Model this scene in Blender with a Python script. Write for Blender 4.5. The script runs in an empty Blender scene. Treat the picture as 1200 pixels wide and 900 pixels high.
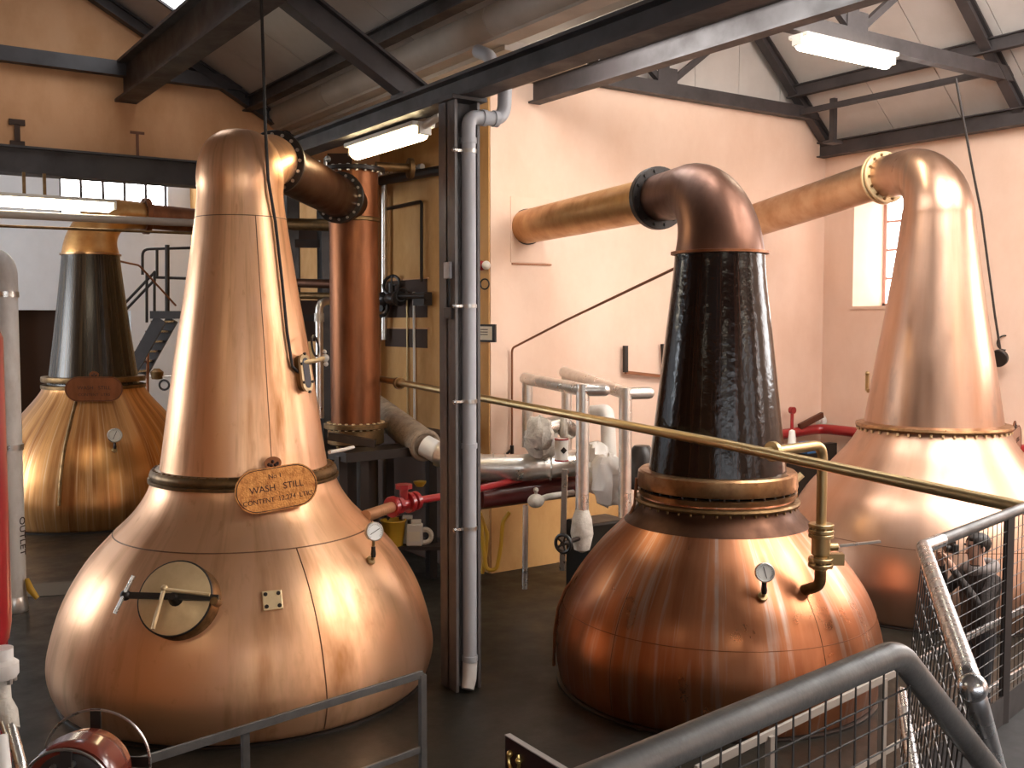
import bpy, bmesh, math, random
from mathutils import Vector, Matrix
random.seed(7)
S = bpy.context.scene
COL = S.collection

# ------------------------------------------------------------------ camera, world, exposure
EYE = Vector((0, 0, 3.6))
YAW = math.radians(34.0)          # view direction, measured from +Y towards +X
PITCH = math.radians(3.53)        # looking slightly down
F = 1200.0                        # focal length in pixels of the 1200 px wide frame
cam_d = bpy.data.cameras.new('camera'); cam_d.sensor_width = 36.0; cam_d.lens = 36.0
cam_d.clip_start = 0.05; cam_d.clip_end = 200
cam = bpy.data.objects.new('camera', cam_d); COL.objects.link(cam)
cam.location = EYE
cam.rotation_euler = (math.radians(90) - PITCH, 0, -YAW)
S.camera = cam
w = bpy.data.worlds.new('world'); S.world = w; w.use_nodes = True
bgn = w.node_tree.nodes['Background']
bgn.inputs[0].default_value = (0.80, 0.88, 1.0, 1); bgn.inputs[1].default_value = 1.0
S.view_settings.view_transform = 'Standard'; S.view_settings.look = 'None'
S.view_settings.exposure = 0.0; S.view_settings.gamma = 1.0
S.view_settings.use_curve_mapping = False
DAY = 1.0        # brightness of the daylight windows
LAMP = 1.0       # brightness of the fluorescent lamps

# ------------------------------------------------------------------ maths helpers
FW = Vector((math.sin(YAW) * math.cos(PITCH), math.cos(YAW) * math.cos(PITCH), -math.sin(PITCH)))
RT = Vector((math.cos(YAW), -math.sin(YAW), 0))
UP = RT.cross(FW)
FH = Vector((math.sin(YAW), math.cos(YAW), 0))     # level view direction

def ray(px, py):
    return (FW + RT * ((px - 600) / F) - UP * ((py - 450) / F))
def at(px, py, x=None, y=None, z=None, d=None):
    """world point seen at a photo position, on a wall/floor plane or at a level distance d"""
    r = ray(px, py)
    if x is not None: t = (x - EYE.x) / r.x
    elif y is not None: t = (y - EYE.y) / r.y
    elif z is not None: t = (z - EYE.z) / r.z
    else: t = d / r.dot(FH)
    return EYE + r * t

def interp(ctrl, n=48):
    """smooth (r,z) curve through control points (Catmull-Rom)"""
    P = [Vector((a, b, 0)) for a, b in ctrl]; out = []
    m = len(P) - 1
    per = max(2, n // m)
    for i in range(m):
        p0 = P[max(i - 1, 0)]; p1 = P[i]; p2 = P[i + 1]; p3 = P[min(i + 2, m)]
        for k in range(per):
            t = k / per
            q = 0.5 * ((2 * p1) + (p2 - p0) * t + (2 * p0 - 5 * p1 + 4 * p2 - p3) * t * t + (3 * p1 - p0 - 3 * p2 + p3) * t ** 3)
            out.append((max(q.x, 0.0), q.y))
    out.append((P[-1].x, P[-1].y))
    return out

def fillet(pts, rad, n=6):
    pts = [Vector(p) for p in pts]; out = [pts[0]]
    for i in range(1, len(pts) - 1):
        a, b, c = pts[i - 1], pts[i], pts[i + 1]
        u = (a - b); v = (c - b); lu, lv = u.length, v.length
        if lu < 1e-6 or lv < 1e-6: continue
        u /= lu; v /= lv
        ang = math.acos(max(-1, min(1, u.dot(v))))
        if ang > math.radians(177): out.append(b); continue
        t = min(rad / math.tan(ang / 2), lu * 0.48, lv * 0.48)
        p = b + u * t; q = b + v * t
        for k in range(n + 1):
            s = k / n
            out.append(p * (1 - s) ** 2 + b * 2 * s * (1 - s) + q * s * s)
    out.append(pts[-1])
    return out

# ------------------------------------------------------------------ mesh builder
class MB:
    def __init__(self): self.v = []; self.f = []
    def add(self, vs, fs):
        o = len(self.v); self.v += [Vector(p) for p in vs]
        self.f += [tuple(i + o for i in f) for f in fs]; return self
    def box(self, a, b):
        x0, y0, z0 = a; x1, y1, z1 = b
        x0, x1 = min(x0, x1), max(x0, x1); y0, y1 = min(y0, y1), max(y0, y1); z0, z1 = min(z0, z1), max(z0, z1)
        return self.add([(x0, y0, z0), (x1, y0, z0), (x1, y1, z0), (x0, y1, z0), (x0, y0, z1), (x1, y0, z1), (x1, y1, z1), (x0, y1, z1)],
                        [(0, 3, 2, 1), (4, 5, 6, 7), (0, 1, 5, 4), (1, 2, 6, 5), (2, 3, 7, 6), (3, 0, 4, 7)])
    def obox(self, c, ax, ay, az):
        """box from its centre and three half-axis vectors"""
        c = Vector(c); ax, ay, az = Vector(ax), Vector(ay), Vector(az)
        vs = [c + ax * i + ay * j + az * k for k in (-1, 1) for j in (-1, 1) for i in (-1, 1)]
        return self.add(vs, [(0, 2, 3, 1), (4, 5, 7, 6), (0, 1, 5, 4), (1, 3, 7, 5), (3, 2, 6, 7), (2, 0, 4, 6)])
    def bar(self, p, q, wd, ht, up=(0, 0, 1)):
        p, q = Vector(p), Vector(q); d = (q - p); L = d.length; d /= L
        up = Vector(up)
        if abs(d.dot(up)) > 0.98: up = Vector((0, 1, 0))
        s = d.cross(up).normalized(); u = s.cross(d).normalized()
        return self.obox((p + q) / 2, d * L / 2, s * wd / 2, u * ht / 2)
    def ibeam(self, p, q, wd, ht, tf=0.025, tw=0.02, up=(0, 0, 1)):
        p, q = Vector(p), Vector(q); d = (q - p).normalized(); up = Vector(up)
        if abs(d.dot(up)) > 0.98: up = Vector((0, 1, 0))
        s = d.cross(up).normalized(); u = s.cross(d).normalized()
        o = u * (ht / 2 - tf / 2)
        self.bar(p + o, q + o, wd, tf, u); self.bar(p - o, q - o, wd, tf, u); return self.bar(p, q, tw, ht - 2 * tf + 0.002, u)
    def tube(self, pts, r, n=14, cap=True):
        pts = [Vector(p) for p in pts]; m = len(pts)
        rs = r if isinstance(r, (list, tuple)) else [r] * m
        t0 = (pts[1] - pts[0]).normalized()
        a = Vector((0, 0, 1)) if abs(t0.z) < 0.9 else Vector((1, 0, 0))
        nrm = (a - t0 * a.dot(t0)).normalized(); vs = []; fs = []
        for i, p in enumerate(pts):
            if i == 0: t = t0
            elif i == m - 1: t = (pts[-1] - pts[-2]).normalized()
            else: t = ((pts[i] - pts[i - 1]).normalized() + (pts[i + 1] - pts[i]).normalized()).normalized()
            nrm = (nrm - t * nrm.dot(t)).normalized(); b = t.cross(nrm)
            for k in range(n):
                an = 2 * math.pi * k / n
                vs.append(p + (nrm * math.cos(an) + b * math.sin(an)) * rs[i])
        for i in range(m - 1):
            for k in range(n):
                k2 = (k + 1) % n
                fs.append((i * n + k, i * n + k2, (i + 1) * n + k2, (i + 1) * n + k))
        if cap:
            fs.append(tuple(range(n - 1, -1, -1))); fs.append(tuple((m - 1) * n + k for k in range(n)))
        return self.add(vs, fs)
    def lathe(self, prof, c=(0, 0, 0), n=96, axis=(0, 0, 1), capb=False, capt=False):
        c = Vector(c); ax = Vector(axis).normalized()
        a = Vector((1, 0, 0)) if abs(ax.x) < 0.9 else Vector((0, 1, 0))
        u = (a - ax * a.dot(ax)).normalized(); v = ax.cross(u); vs = []; fs = []
        for r, z in prof:
            for k in range(n):
                an = 2 * math.pi * k / n
                vs.append(c + ax * z + (u * math.cos(an) + v * math.sin(an)) * max(r, 1e-4))
        for i in range(len(prof) - 1):
            for k in range(n):
                k2 = (k + 1) % n
                fs.append((i * n + k, i * n + k2, (i + 1) * n + k2, (i + 1) * n + k))
        if capb: fs.append(tuple(range(n - 1, -1, -1)))
        if capt: fs.append(tuple((len(prof) - 1) * n + k for k in range(n)))
        return self.add(vs, fs)
    def disc(self, c, axis, r, t, n=28, bev=0.0):
        """a flat round plate of radius r and thickness t, centred on c"""
        b = min(bev, t / 2, r / 2)
        if b > 0: prof = [(0, -t / 2), (r - b, -t / 2), (r, -t / 2 + b), (r, t / 2 - b), (r - b, t / 2), (0, t / 2)]
        else: prof = [(0, -t / 2), (r, -t / 2), (r, t / 2), (0, t / 2)]
        return self.lathe(prof, c, n, axis)
    def ring(self, c, axis, r0, r1, t, n=40):
        return self.lathe([(r0, -t / 2), (r1, -t / 2), (r1, t / 2), (r0, t / 2), (r0, -t / 2)], c, n, axis)
    def torus(self, c, axis, R, r, n=40, m=8):
        return self.lathe([(R + r * math.cos(2 * math.pi * k / m), r * math.sin(2 * math.pi * k / m)) for k in range(m + 1)], c, n, axis)
    def ball(self, c, r, n=14, sc=(1, 1, 1)):
        o = len(self.v)
        self.lathe([(r * math.sin(math.pi * k / 10), -r * math.cos(math.pi * k / 10)) for k in range(11)], (0, 0, 0), n)
        for i in range(o, len(self.v)):
            p = self.v[i]; self.v[i] = Vector((p.x * sc[0], p.y * sc[1], p.z * sc[2])) + Vector(c)
        return self
    def build(self, name, mat, parent=None, smooth=40, bevel=0.0):
        lo = Vector((min(p.x for p in self.v), min(p.y for p in self.v), min(p.z for p in self.v)))
        hi = Vector((max(p.x for p in self.v), max(p.y for p in self.v), max(p.z for p in self.v)))
        o = Vector(((lo.x + hi.x) / 2, (lo.y + hi.y) / 2, lo.z))
        me = bpy.data.meshes.new(name)
        me.from_pydata([p - o for p in self.v], [], self.f)
        bm = bmesh.new(); bm.from_mesh(me)
        bmesh.ops.remove_doubles(bm, verts=bm.verts, dist=1e-6)
        bmesh.ops.recalc_face_normals(bm, faces=bm.faces)
        bm.to_mesh(me); bm.free()
        if smooth:
            me.polygons.foreach_set('use_smooth', [True] * len(me.polygons))
            me.set_sharp_from_angle(angle=math.radians(smooth))
        me.materials.append(MAT[mat] if isinstance(mat, str) else mat)
        ob = bpy.data.objects.new(name, me); COL.objects.link(ob)
        ob.location = o
        if parent is not None:
            ob.parent = parent; q = parent; base = Vector((0, 0, 0))
            while q is not None: base = base + q.location; q = q.parent
            ob.location = o - base
        if bevel:
            md = ob.modifiers.new('bevel', 'BEVEL'); md.width = bevel; md.segments = 2; md.limit_method = 'ANGLE'; md.angle_limit = math.radians(40)
        return ob

def tag(o, label, cat, group=None):
    o['label'] = label; o['category'] = cat
    if group: o['group'] = group
    return o
def struct(o, label=None):
    o['kind'] = 'structure'
    if label: o['label'] = label
    return o
def thing(name, label, cat, loc, group=None):
    e = bpy.data.objects.new(name, None); COL.objects.link(e); e.location = Vector(loc); e.empty_display_size = 0.1
    return tag(e, label, cat, group)
def text_part(name, body, size, c, xdir, nrm, mat, parent, depth=0.002):
    cu = bpy.data.curves.new('t', 'FONT'); cu.body = body; cu.size = size; cu.align_x = 'CENTER'; cu.align_y = 'CENTER'; cu.extrude = depth; cu.space_line = 1.15
    cu.resolution_u = 3
    t = bpy.data.objects.new('t', cu); COL.objects.link(t)
    dg = bpy.context.evaluated_depsgraph_get()
    me = bpy.data.meshes.new_from_object(t.evaluated_get(dg))
    bpy.data.objects.remove(t); bpy.data.curves.remove(cu)
    X = Vector(xdir).normalized(); N = Vector(nrm).normalized(); Y = N.cross(X)
    c = Vector(c); b = MB()
    b.add([c + X * p.co.x + Y * p.co.y + N * p.co.z for p in me.vertices], [tuple(q.vertices) for q in me.polygons])
    bpy.data.meshes.remove(me)
    o_ = b.build(name, mat, parent, smooth=0); o_['kind'] = 'stuff'
    return o_

# ------------------------------------------------------------------ materials
MAT = {}
def mat(name, col, rough=0.5, metal=0.0, noise=None, bump=None, col2=None, coat=0.0, emis=None, spec=None, cyl=False):
    """noise = (scale xyz, detail, low, high) mixes col -> col2; bump = (scale, strength)"""
    m = bpy.data.materials.new(name); m.use_nodes = True; nt = m.node_tree; n = nt.nodes; l = nt.links
    b = n['Principled BSDF']
    b.inputs['Base Color'].default_value = (*col, 1); b.inputs['Roughness'].default_value = rough; b.inputs['Metallic'].default_value = metal
    if coat: b.inputs['Coat Weight'].default_value = coat; b.inputs['Coat Roughness'].default_value = 0.12
    if spec is not None: b.inputs['Specular IOR Level'].default_value = spec
    if emis:
        b.inputs['Emission Color'].default_value = (*emis[0], 1); b.inputs['Emission Strength'].default_value = emis[1]
    tc = n.new('ShaderNodeTexCoord')
    if noise:
        layers = noise if isinstance(noise, list) else [(noise, col2)]
        src = None
        for (sc, det, lo, hi), c2 in layers:
            vec = tc.outputs['Object']
            if cyl:      # angle round the vertical axis, radius, height: streaks follow the meridians
                ro = n.new('ShaderNodeMapping'); l.new(vec, ro.inputs[0]); ro.inputs['Rotation'].default_value = (0, 0, math.radians(124))
                sx = n.new('ShaderNodeSeparateXYZ'); l.new(ro.outputs[0], sx.inputs[0])
                at2 = n.new('ShaderNodeMath'); at2.operation = 'ARCTAN2'; l.new(sx.outputs['Y'], at2.inputs[0]); l.new(sx.outputs['X'], at2.inputs[1])
                cb = n.new('ShaderNodeCombineXYZ'); l.new(at2.outputs[0], cb.inputs['X']); l.new(sx.outputs['Z'], cb.inputs['Z']); vec = cb.outputs[0]
            mp = n.new('ShaderNodeMapping'); l.new(vec, mp.inputs[0]); mp.inputs['Scale'].default_value = sc
            nz = n.new('ShaderNodeTexNoise'); nz.inputs['Scale'].default_value = 1.0; nz.inputs['Detail'].default_value = det; nz.inputs['Roughness'].default_value = 0.62
            l.new(mp.outputs[0], nz.inputs['Vector'])
            mr = n.new('ShaderNodeMapRange'); mr.inputs['From Min'].default_value = lo; mr.inputs['From Max'].default_value = hi
            l.new(nz.outputs['Fac'], mr.inputs['Value'])
            mx = n.new('ShaderNodeMix'); mx.data_type = 'RGBA'
            l.new(mr.outputs[0], mx.inputs[0])
            if src is None: mx.inputs[6].default_value = (*col, 1)
            else: l.new(src, mx.inputs[6])
            mx.inputs[7].default_value = (*c2, 1); src = mx.outputs[2]
        l.new(src, b.inputs['Base Color'])
        m2 = n.new('ShaderNodeMapRange'); m2.inputs['To Min'].default_value = rough * 0.8; m2.inputs['To Max'].default_value = min(1, rough * 1.35)
        l.new(nz.outputs['Fac'], m2.inputs['Value']); m2.inputs['From Min'].default_value = 0.3; m2.inputs['From Max'].default_value = 0.7
        l.new(m2.outputs[0], b.inputs['Roughness'])
    if bump:
        nb = n.new('ShaderNodeTexNoise'); nb.inputs['Scale'].default_value = bump[0]; nb.inputs['Detail'].default_value = 4
        l.new(tc.outputs['Object'], nb.inputs['Vector'])
        bp = n.new('ShaderNodeBump'); bp.inputs['Strength'].default_value = bump[1]; bp.inputs['Distance'].default_value = 0.02
        l.new(nb.outputs['Fac'], bp.inputs['Height']); l.new(bp.outputs[0], b.inputs['Normal'])
    MAT[name] = m
    return m
def emitter(name, col, st):
    m = bpy.data.materials.new(name); m.use_nodes = True; nt = m.node_tree
    for x in list(nt.nodes): nt.nodes.remove(x)
    e = nt.nodes.new('ShaderNodeEmission'); o = nt.nodes.new('ShaderNodeOutputMaterial')
    e.inputs[0].default_value = (*col, 1); e.inputs[1].default_value = st
    nt.links.new(e.outputs[0], o.inputs[0]); MAT[name] = m

def sr(r, g, b):     # 8-bit display colour -> linear
    f = lambda c: (c / 255 / 12.92) if c / 255 <= 0.04045 else ((c / 255 + 0.055) / 1.055) ** 2.4
    return (f(r), f(g), f(b))

mat('copper_polished', (0.82, 0.47, 0.26), 0.35, 0.80,
    [(((5, 1, 0.45), 5, 0.50, 0.78), (0.46, 0.20, 0.08)), (((1.3, 1, 0.8), 4, 0.5, 0.75), (0.84, 0.51, 0.33)), (((9, 1, 5), 5, 0.60, 0.80), (0.60, 0.28, 0.13)), (((2.3, 1, 0.5), 5, 0.56, 0.74), (0.40, 0.18, 0.07))], (9, 0.05), cyl=True)
mat('copper_streaked', (0.43, 0.18, 0.088), 0.30, 0.93,
    [(((6, 1, 0.55), 5, 0.45, 0.68), (0.32, 0.12, 0.055)), (((14, 1, 0.5), 4, 0.53, 0.70), (0.46, 0.34, 0.28)), (((3, 1, 1.6), 5, 0.52, 0.72), (0.40, 0.15, 0.065))], (12, 0.03), cyl=True)
mat('copper_pale', (0.43, 0.265, 0.185), 0.33, 0.94,
    [(((3, 1, 0.4), 4, 0.45, 0.75), (0.36, 0.20, 0.125)), (((2.5, 1, 1.2), 5, 0.56, 0.72), (0.30, 0.20, 0.15))], (10, 0.03), cyl=True)
mat('copper_amber', (0.62, 0.31, 0.11), 0.33, 0.85,
    [(((9, 1, 0.4), 6, 0.42, 0.66), (0.32, 0.125, 0.04)), (((38, 1, 0.5), 5, 0.54, 0.70), (0.70, 0.47, 0.26))], (12, 0.03), cyl=True)
mat('copper_lyne', (0.56, 0.31, 0.115), 0.36, 0.9, [(((3, 3, 3), 4, 0.4, 0.7), (0.42, 0.20, 0.065))], (20, 0.03))
mat('copper_dull', (0.56, 0.38, 0.24), 0.36, 0.9, [(((3, 3, 3), 4, 0.4, 0.7), (0.45, 0.27, 0.15))], (20, 0.03))
mat('copper_brown', (0.16, 0.075, 0.048), 0.38, 0.8, [(((4, 4, 1.2), 4, 0.4, 0.7), (0.11, 0.05, 0.03))], (20, 0.04))
mat('copper_umber', (0.075, 0.032, 0.016), 0.42, 0.85, [(((4, 4, 2), 4, 0.4, 0.7), (0.05, 0.02, 0.01))], (20, 0.04))  # darkened copper: shade on the first lyne arm is put into the colour
mat('lagging_brown', (0.30, 0.22, 0.15), 0.85, 0.0, [(((6, 6, 6), 4, 0.4, 0.7), (0.17, 0.12, 0.08))], (22, 0.5))
mat('copper_dark', (0.17, 0.064, 0.028), 0.40, 0.9, [(((5, 5, 1.0), 5, 0.4, 0.72), (0.30, 0.115, 0.05))], (20, 0.05))
mat('black_tarnish', (0.007, 0.003, 0.002), 0.13, 0.0, [(((16, 1, 0.3), 6, 0.5, 0.74), (0.030, 0.011, 0.006))], (14, 0.22), cyl=True, spec=0.3)
mat('olive_tarnish', (0.022, 0.014, 0.007), 0.25, 0.3, [(((16, 1, 0.3), 6, 0.5, 0.74), (0.10, 0.06, 0.025))], (26, 0.12), cyl=True)
mat('seam', (0.16, 0.07, 0.03), 0.5, 0.5)
mat('bronze', (0.22, 0.13, 0.055), 0.42, 0.85, [(((8, 8, 8), 4, 0.4, 0.7), (0.12, 0.07, 0.03))], (30, 0.1))
mat('bronze_bright', (0.40, 0.23, 0.11), 0.32, 0.92, [(((5, 5, 5), 4, 0.4, 0.7), (0.20, 0.10, 0.045))], (30, 0.06))
mat('plate_copper', (0.56, 0.25, 0.07), 0.42, 0.75, [(((16, 16, 16), 4, 0.4, 0.7), (0.36, 0.13, 0.035))], (60, 0.3))
mat('engraving', (0.035, 0.012, 0.006), 0.7)
mat('brass', (0.46, 0.33, 0.165), 0.36, 0.92)
mat('brass_pale', (0.74, 0.56, 0.32), 0.36, 0.45, [(((9, 9, 9), 4, 0.4, 0.7), (0.68, 0.50, 0.27))])
mat('steel_paint', sr(62, 56, 56), 0.5, 0.0, [(((2, 2, 2), 5, 0.4, 0.7), sr(50, 44, 43))], (30, 0.04))
mat('column_grey', sr(98, 92, 90), 0.5, 0.0, [(((2, 2, 2), 5, 0.4, 0.7), sr(84, 77, 75))])
mat('dark_steel', sr(44, 36, 34), 0.5, 0.0, [(((3, 3, 3), 5, 0.4, 0.7), sr(30, 24, 22))])
mat('rail_grey', sr(98, 96, 94), 0.38, 0.35, [(((6, 6, 6), 5, 0.4, 0.7), sr(78, 76, 74))], (90, 0.06))
mat('galvanised', (0.56, 0.57, 0.59), 0.26, 0.95, [(((14, 14, 14), 3, 0.4, 0.7), (0.44, 0.45, 0.47))])
mat('mesh_wire', (0.055, 0.05, 0.047), 0.45, 0.5)
mat('rail_cream', (0.34, 0.30, 0.26), 0.5)
mat('bare_steel', (0.62, 0.60, 0.57), 0.28, 0.95, [(((6, 6, 6), 4, 0.4, 0.7), (0.48, 0.45, 0.41))])
mat('cladding', (0.80, 0.77, 0.72), 0.30, 0.85, [(((5, 5, 5), 4, 0.4, 0.7), (0.64, 0.60, 0.55))])
mat('jacket', (0.62, 0.57, 0.50), 0.75, 0.0, [(((9, 9, 9), 4, 0.4, 0.7), (0.42, 0.37, 0.31))], (22, 0.5))
mat('white_paint', (0.74, 0.70, 0.66), 0.5, 0.0, [(((4, 4, 2), 5, 0.45, 0.75), (0.55, 0.49, 0.44))])
mat('grey_plastic', (0.46, 0.46, 0.48), 0.38, 0.0)
mat('cream_paint', (0.50, 0.43, 0.36), 0.6, 0.0, [(((1.2, 1.2, 1.2), 5, 0.4, 0.75), (0.40, 0.335, 0.27))])
mat('ceiling_panel', (0.55, 0.50, 0.46), 0.55, 0.0, [(((0.9, 0.9, 0.9), 5, 0.4, 0.75), (0.46, 0.41, 0.37))])
mat('plaster_pink', (0.76, 0.545, 0.42), 0.75, 0.0, [(((1.2, 1.2, 0.8), 6, 0.42, 0.75), (0.70, 0.475, 0.35))], (9, 0.12))
mat('plaster_orange', (0.58, 0.31, 0.15), 0.75, 0.0, [(((1.5, 1.5, 0.8), 6, 0.42, 0.72), (0.47, 0.235, 0.105))], (9, 0.12))
mat('plaster_ochre', (0.58, 0.32, 0.115), 0.75, 0.0, [(((1.5, 1.5, 0.8), 6, 0.42, 0.72), (0.44, 0.22, 0.07))], (9, 0.12))  # yellower orange: the warm lamp's tint on the recess wall is put in
mat('plaster_white', (0.78, 0.80, 0.83), 0.7, 0.0, [(((1.0, 1.0, 0.6), 5, 0.42, 0.75), (0.70, 0.715, 0.735))], (9, 0.08))
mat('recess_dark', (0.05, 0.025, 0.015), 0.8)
mat('floor_dark', sr(34, 31, 25), 0.40, 0.0, [(((0.8, 0.8, 1), 6, 0.4, 0.7), sr(25, 23, 19)), (((3.0, 3.0, 1), 6, 0.64, 0.8), sr(46, 43, 36))], (40, 0.05), spec=0.3)
mat('floor_plate', sr(70, 65, 56), 0.5)
mat('red_paint', (0.30, 0.013, 0.016), 0.28, 0.0, coat=0.4)
mat('maroon_paint', (0.10, 0.012, 0.010), 0.3, 0.0, coat=0.3)
mat('oxide_red', (0.16, 0.03, 0.018), 0.25, 0.0, coat=0.6)
mat('black_rubber', (0.012, 0.010, 0.009), 0.45)
mat('black_iron', (0.022, 0.016, 0.013), 0.4, 0.3)
mat('yellow_plastic', (0.62, 0.36, 0.03), 0.45)
mat('white_plastic', (0.72, 0.68, 0.62), 0.4)
mat('blue_plastic', (0.03, 0.13, 0.30), 0.4)
mat('paper', (0.78, 0.72, 0.60), 0.7)
mat('dial', (0.80, 0.80, 0.76), 0.35)
mat('glass_dark', (0.05, 0.07, 0.10), 0.06, 0.0, coat=0.5)
mat('sign_board', (0.020, 0.004, 0.004), 0.35)
mat('sign_edge', (0.42, 0.38, 0.36), 0.5)
mat('gold', (0.75, 0.55, 0.20), 0.28, 0.9)
mat('rod_copper', (0.28, 0.12, 0.06), 0.45, 0.7)
mat('skin', (0.55, 0.32, 0.23), 0.55)
mat('hair', (0.018, 0.011, 0.008), 0.55)
mat('jacket_dark', (0.030, 0.022, 0.020), 0.75, 0.0, (((20, 20, 20), 4, 0.4, 0.7)), (40, 0.3), (0.05, 0.038, 0.034))
mat('hood_grey', (0.22, 0.19, 0.18), 0.8)
mat('trousers', (0.03, 0.03, 0.035), 0.8)
mat('lamp_housing', (0.66, 0.62, 0.55), 0.45)
mat('window_frame', (0.50, 0.30, 0.25), 0.5)
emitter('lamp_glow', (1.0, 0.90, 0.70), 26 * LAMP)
emitter('lamp_glow_warm', (1.0, 0.76, 0.42), 30 * LAMP)
emitter('daylight', (0.93, 0.96, 1.0), 5 * DAY)
emitter('daylight_strong', (1.0, 0.97, 0.95), 15 * DAY)
emitter('skylight', (1.0, 0.97, 0.94), 20 * DAY)
emitter('daylight_deep', (1.0, 0.97, 0.95), 7 * DAY)
emitter('lamp_dim', (1.0, 0.92, 0.78), 5 * LAMP)
emitter('daylight_far', (0.86, 0.93, 1.0), 18 * DAY)

# ================================================================== THE SETTING
WX, WY = 14.9, 12.13              # right wall, pink gable wall
SX = 7.8                          # orange side wall of the recess
BY = 15.5                         # wall above the lintel of the left bay
FY = 26.0                         # far wall of the room beyond
VX = 6.6                          # valley between the two roofs
fl = struct(MB().box((-7.4, -6.4, -0.3), (16.0, 26.4, 0)).build('floor', 'floor_dark'))
# raised edges between the big floor plates that show beside the second still
for k, (a, b) in enumerate([((600, 690), (655, 706)), ((562, 716), (655, 694)), ((200, 690), (60, 706))]):
    pass

wr = struct(MB().box((SX + 0.02, WY, 0), (WX + 1.0, WY + 0.4, 7.07)).build('wall_back_right', 'plaster_pink'))
# white boarded gable above the tie beam: one board beside the other
gz = lambda x: 6.45 + 0.9 * (min(x, 2 * 10.96 - x) - 6.72)
x = 6.8
while x < 15.0:
    x1 = min(x + 1.0, 15.1)
    zs = [gz(x + 0.006), gz(x1 - 0.006)]
    b = MB(); top = [(x + 0.006, max(zs[0], 7.08)), (x1 - 0.006, max(zs[1], 7.08))]
    if x < 10.96 < x1: top.insert(1, (10.96, gz(10.96)))
    if max(t[1] for t in top) > 7.12:
        poly = [(x + 0.006, 7.07)] + top + [(x1 - 0.006, 7.07)]
        n = len(poly)
        b.add([(px_, WY + 0.10, pz_) for px_, pz_ in poly] + [(px_, WY + 0.16, pz_) for px_, pz_ in poly],
              [tuple(range(n)), tuple(range(2 * n - 1, n - 1, -1))] + [(i, i + n, (i + 1) % n + n, (i + 1) % n) for i in range(n)])
        b.build('gable_board', 'ceiling_panel', wr, smooth=0)
    x = x1
# patched square where the lyne arm of the second still enters, and the patch of the other
for (px0, py0, px1, py1) in [(598, 230, 648, 309), (866, 220, 905, 300)]:
    p, q = at(px0, py0, y=WY), at(px1, py1, y=WY)
    MB().box((p.x, WY - 0.012, q.z), (q.x, WY + 0.01, p.z)).build('plaster_patch', 'plaster_pink', wr, smooth=0)

MB().box((SX + .02, WY - .006, 0), (10.2, WY + .01, 1.42)).build('dado', 'plaster_ochre', wr, smooth=0)
ws = MB().box((SX, WY + 0.02, 0), (SX + 0.3, 26, 7.0))
ws = struct(ws.build('wall_recess', 'plaster_ochre'))

# right wall with its deep window openings
WIN = [(9.75, 11.5, 3.85, 5.85), (3.0, 6.2, 3.4, 6.0), (-3.5, -0.9, 3.6, 5.9)]
b = MB(); ys = sorted(WIN); y0 = -6.0
for (a, c, z0, z1) in ys:
    b.box((WX, y0, 0), (WX + 1.0, a, 6.6)); b.box((WX, a, 0), (WX + 1.0, c, z0)); b.box((WX, a, z1), (WX + 1.0, c, 6.6)); y0 = c
b.box((WX, y0, 0), (WX + 1.0, WY + 0.02, 6.6))
struct(b.build('wall_right', 'plaster_pink', smooth=0))
for i, (a, c, z0, z1) in enumerate(WIN):
    fr = MB(); t = 0.06; X0 = WX + 0.82
    fr.box((X0, a, z0), (X0 + 0.08, a + t, z1)).box((X0, c - t, z0), (X0 + 0.08, c, z1)).box((X0, a, z0), (X0 + 0.08, c, z0 + t)).box((X0, a, z1 - t), (X0 + 0.08, c, z1))
    wo = struct(fr.build('window_%d' % (i + 1), 'window_frame', smooth=0))
    cols, rows = 3, 4
    for k in range(1, cols):
        y = a + (c - a) * k / cols
        MB().box((X0 + 0.01, y - 0.02, z0), (X0 + 0.07, y + 0.02, z1)).build('glazing_bar', 'window_frame', wo, smooth=0)
    for k in range(1, rows):
        z = z0 + (z1 - z0) * k / rows
        MB().box((X0 + 0.012, a, z - 0.018), (X0 + 0.066, c, z + 0.018)).build('glazing_bar', 'window_frame', wo, smooth=0)
    for k in range(cols):
        for j in range(rows):
            MB().box((X0 + 0.045, a + (c - a) * k / cols + 0.02, z0 + (z1 - z0) * j / rows + 0.02), (X0 + 0.05, a + (c - a) * (k + 1) / cols - 0.02, z0 + (z1 - z0) * (j + 1) / rows - 0.02)).build('pane', 'daylight_deep' if i == 0 else 'daylight_strong', wo, smooth=0)
    MB().box((WX - 0.02, a - 0.03, z0 - 0.05), (WX + 0.82, c + 0.03, z0 + 0.004)).build('window_sill', 'plaster_pink', wo, smooth=0)

# wall of the left bay: plaster above a steel lintel, wide opening below
ROOF_L = lambda x: 6.5 + 0.55 * (6.5 - x) if x > -0.25 else 6.5 + 0.55 * (x + 7.0)
b = MB()
pts = [(-7, 5.96), (SX, 5.96), (SX, 6.6), (6.5, ROOF_L(6.5) + 0.05), (-0.25, ROOF_L(-0.25) + 0.05), (-7, 6.55)]
n = len(pts)
b.add([(px_, BY, pz_) for px_, pz_ in pts] + [(px_, BY + 0.45, pz_) for px_, pz_ in pts],
      [tuple(range(n)), tuple(range(2 * n - 1, n - 1, -1))] + [(i, i + n, (i + 1) % n + n, (i + 1) % n) for i in range(n)])
b.box((-7, BY, 0), (-4.5, BY + 0.45, 5.97)); b.box((6.9, BY, 0), (SX, BY + 0.45, 5.97))
wbl = struct(b.build('wall_back_left', 'plaster_orange', smooth=0))
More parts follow.
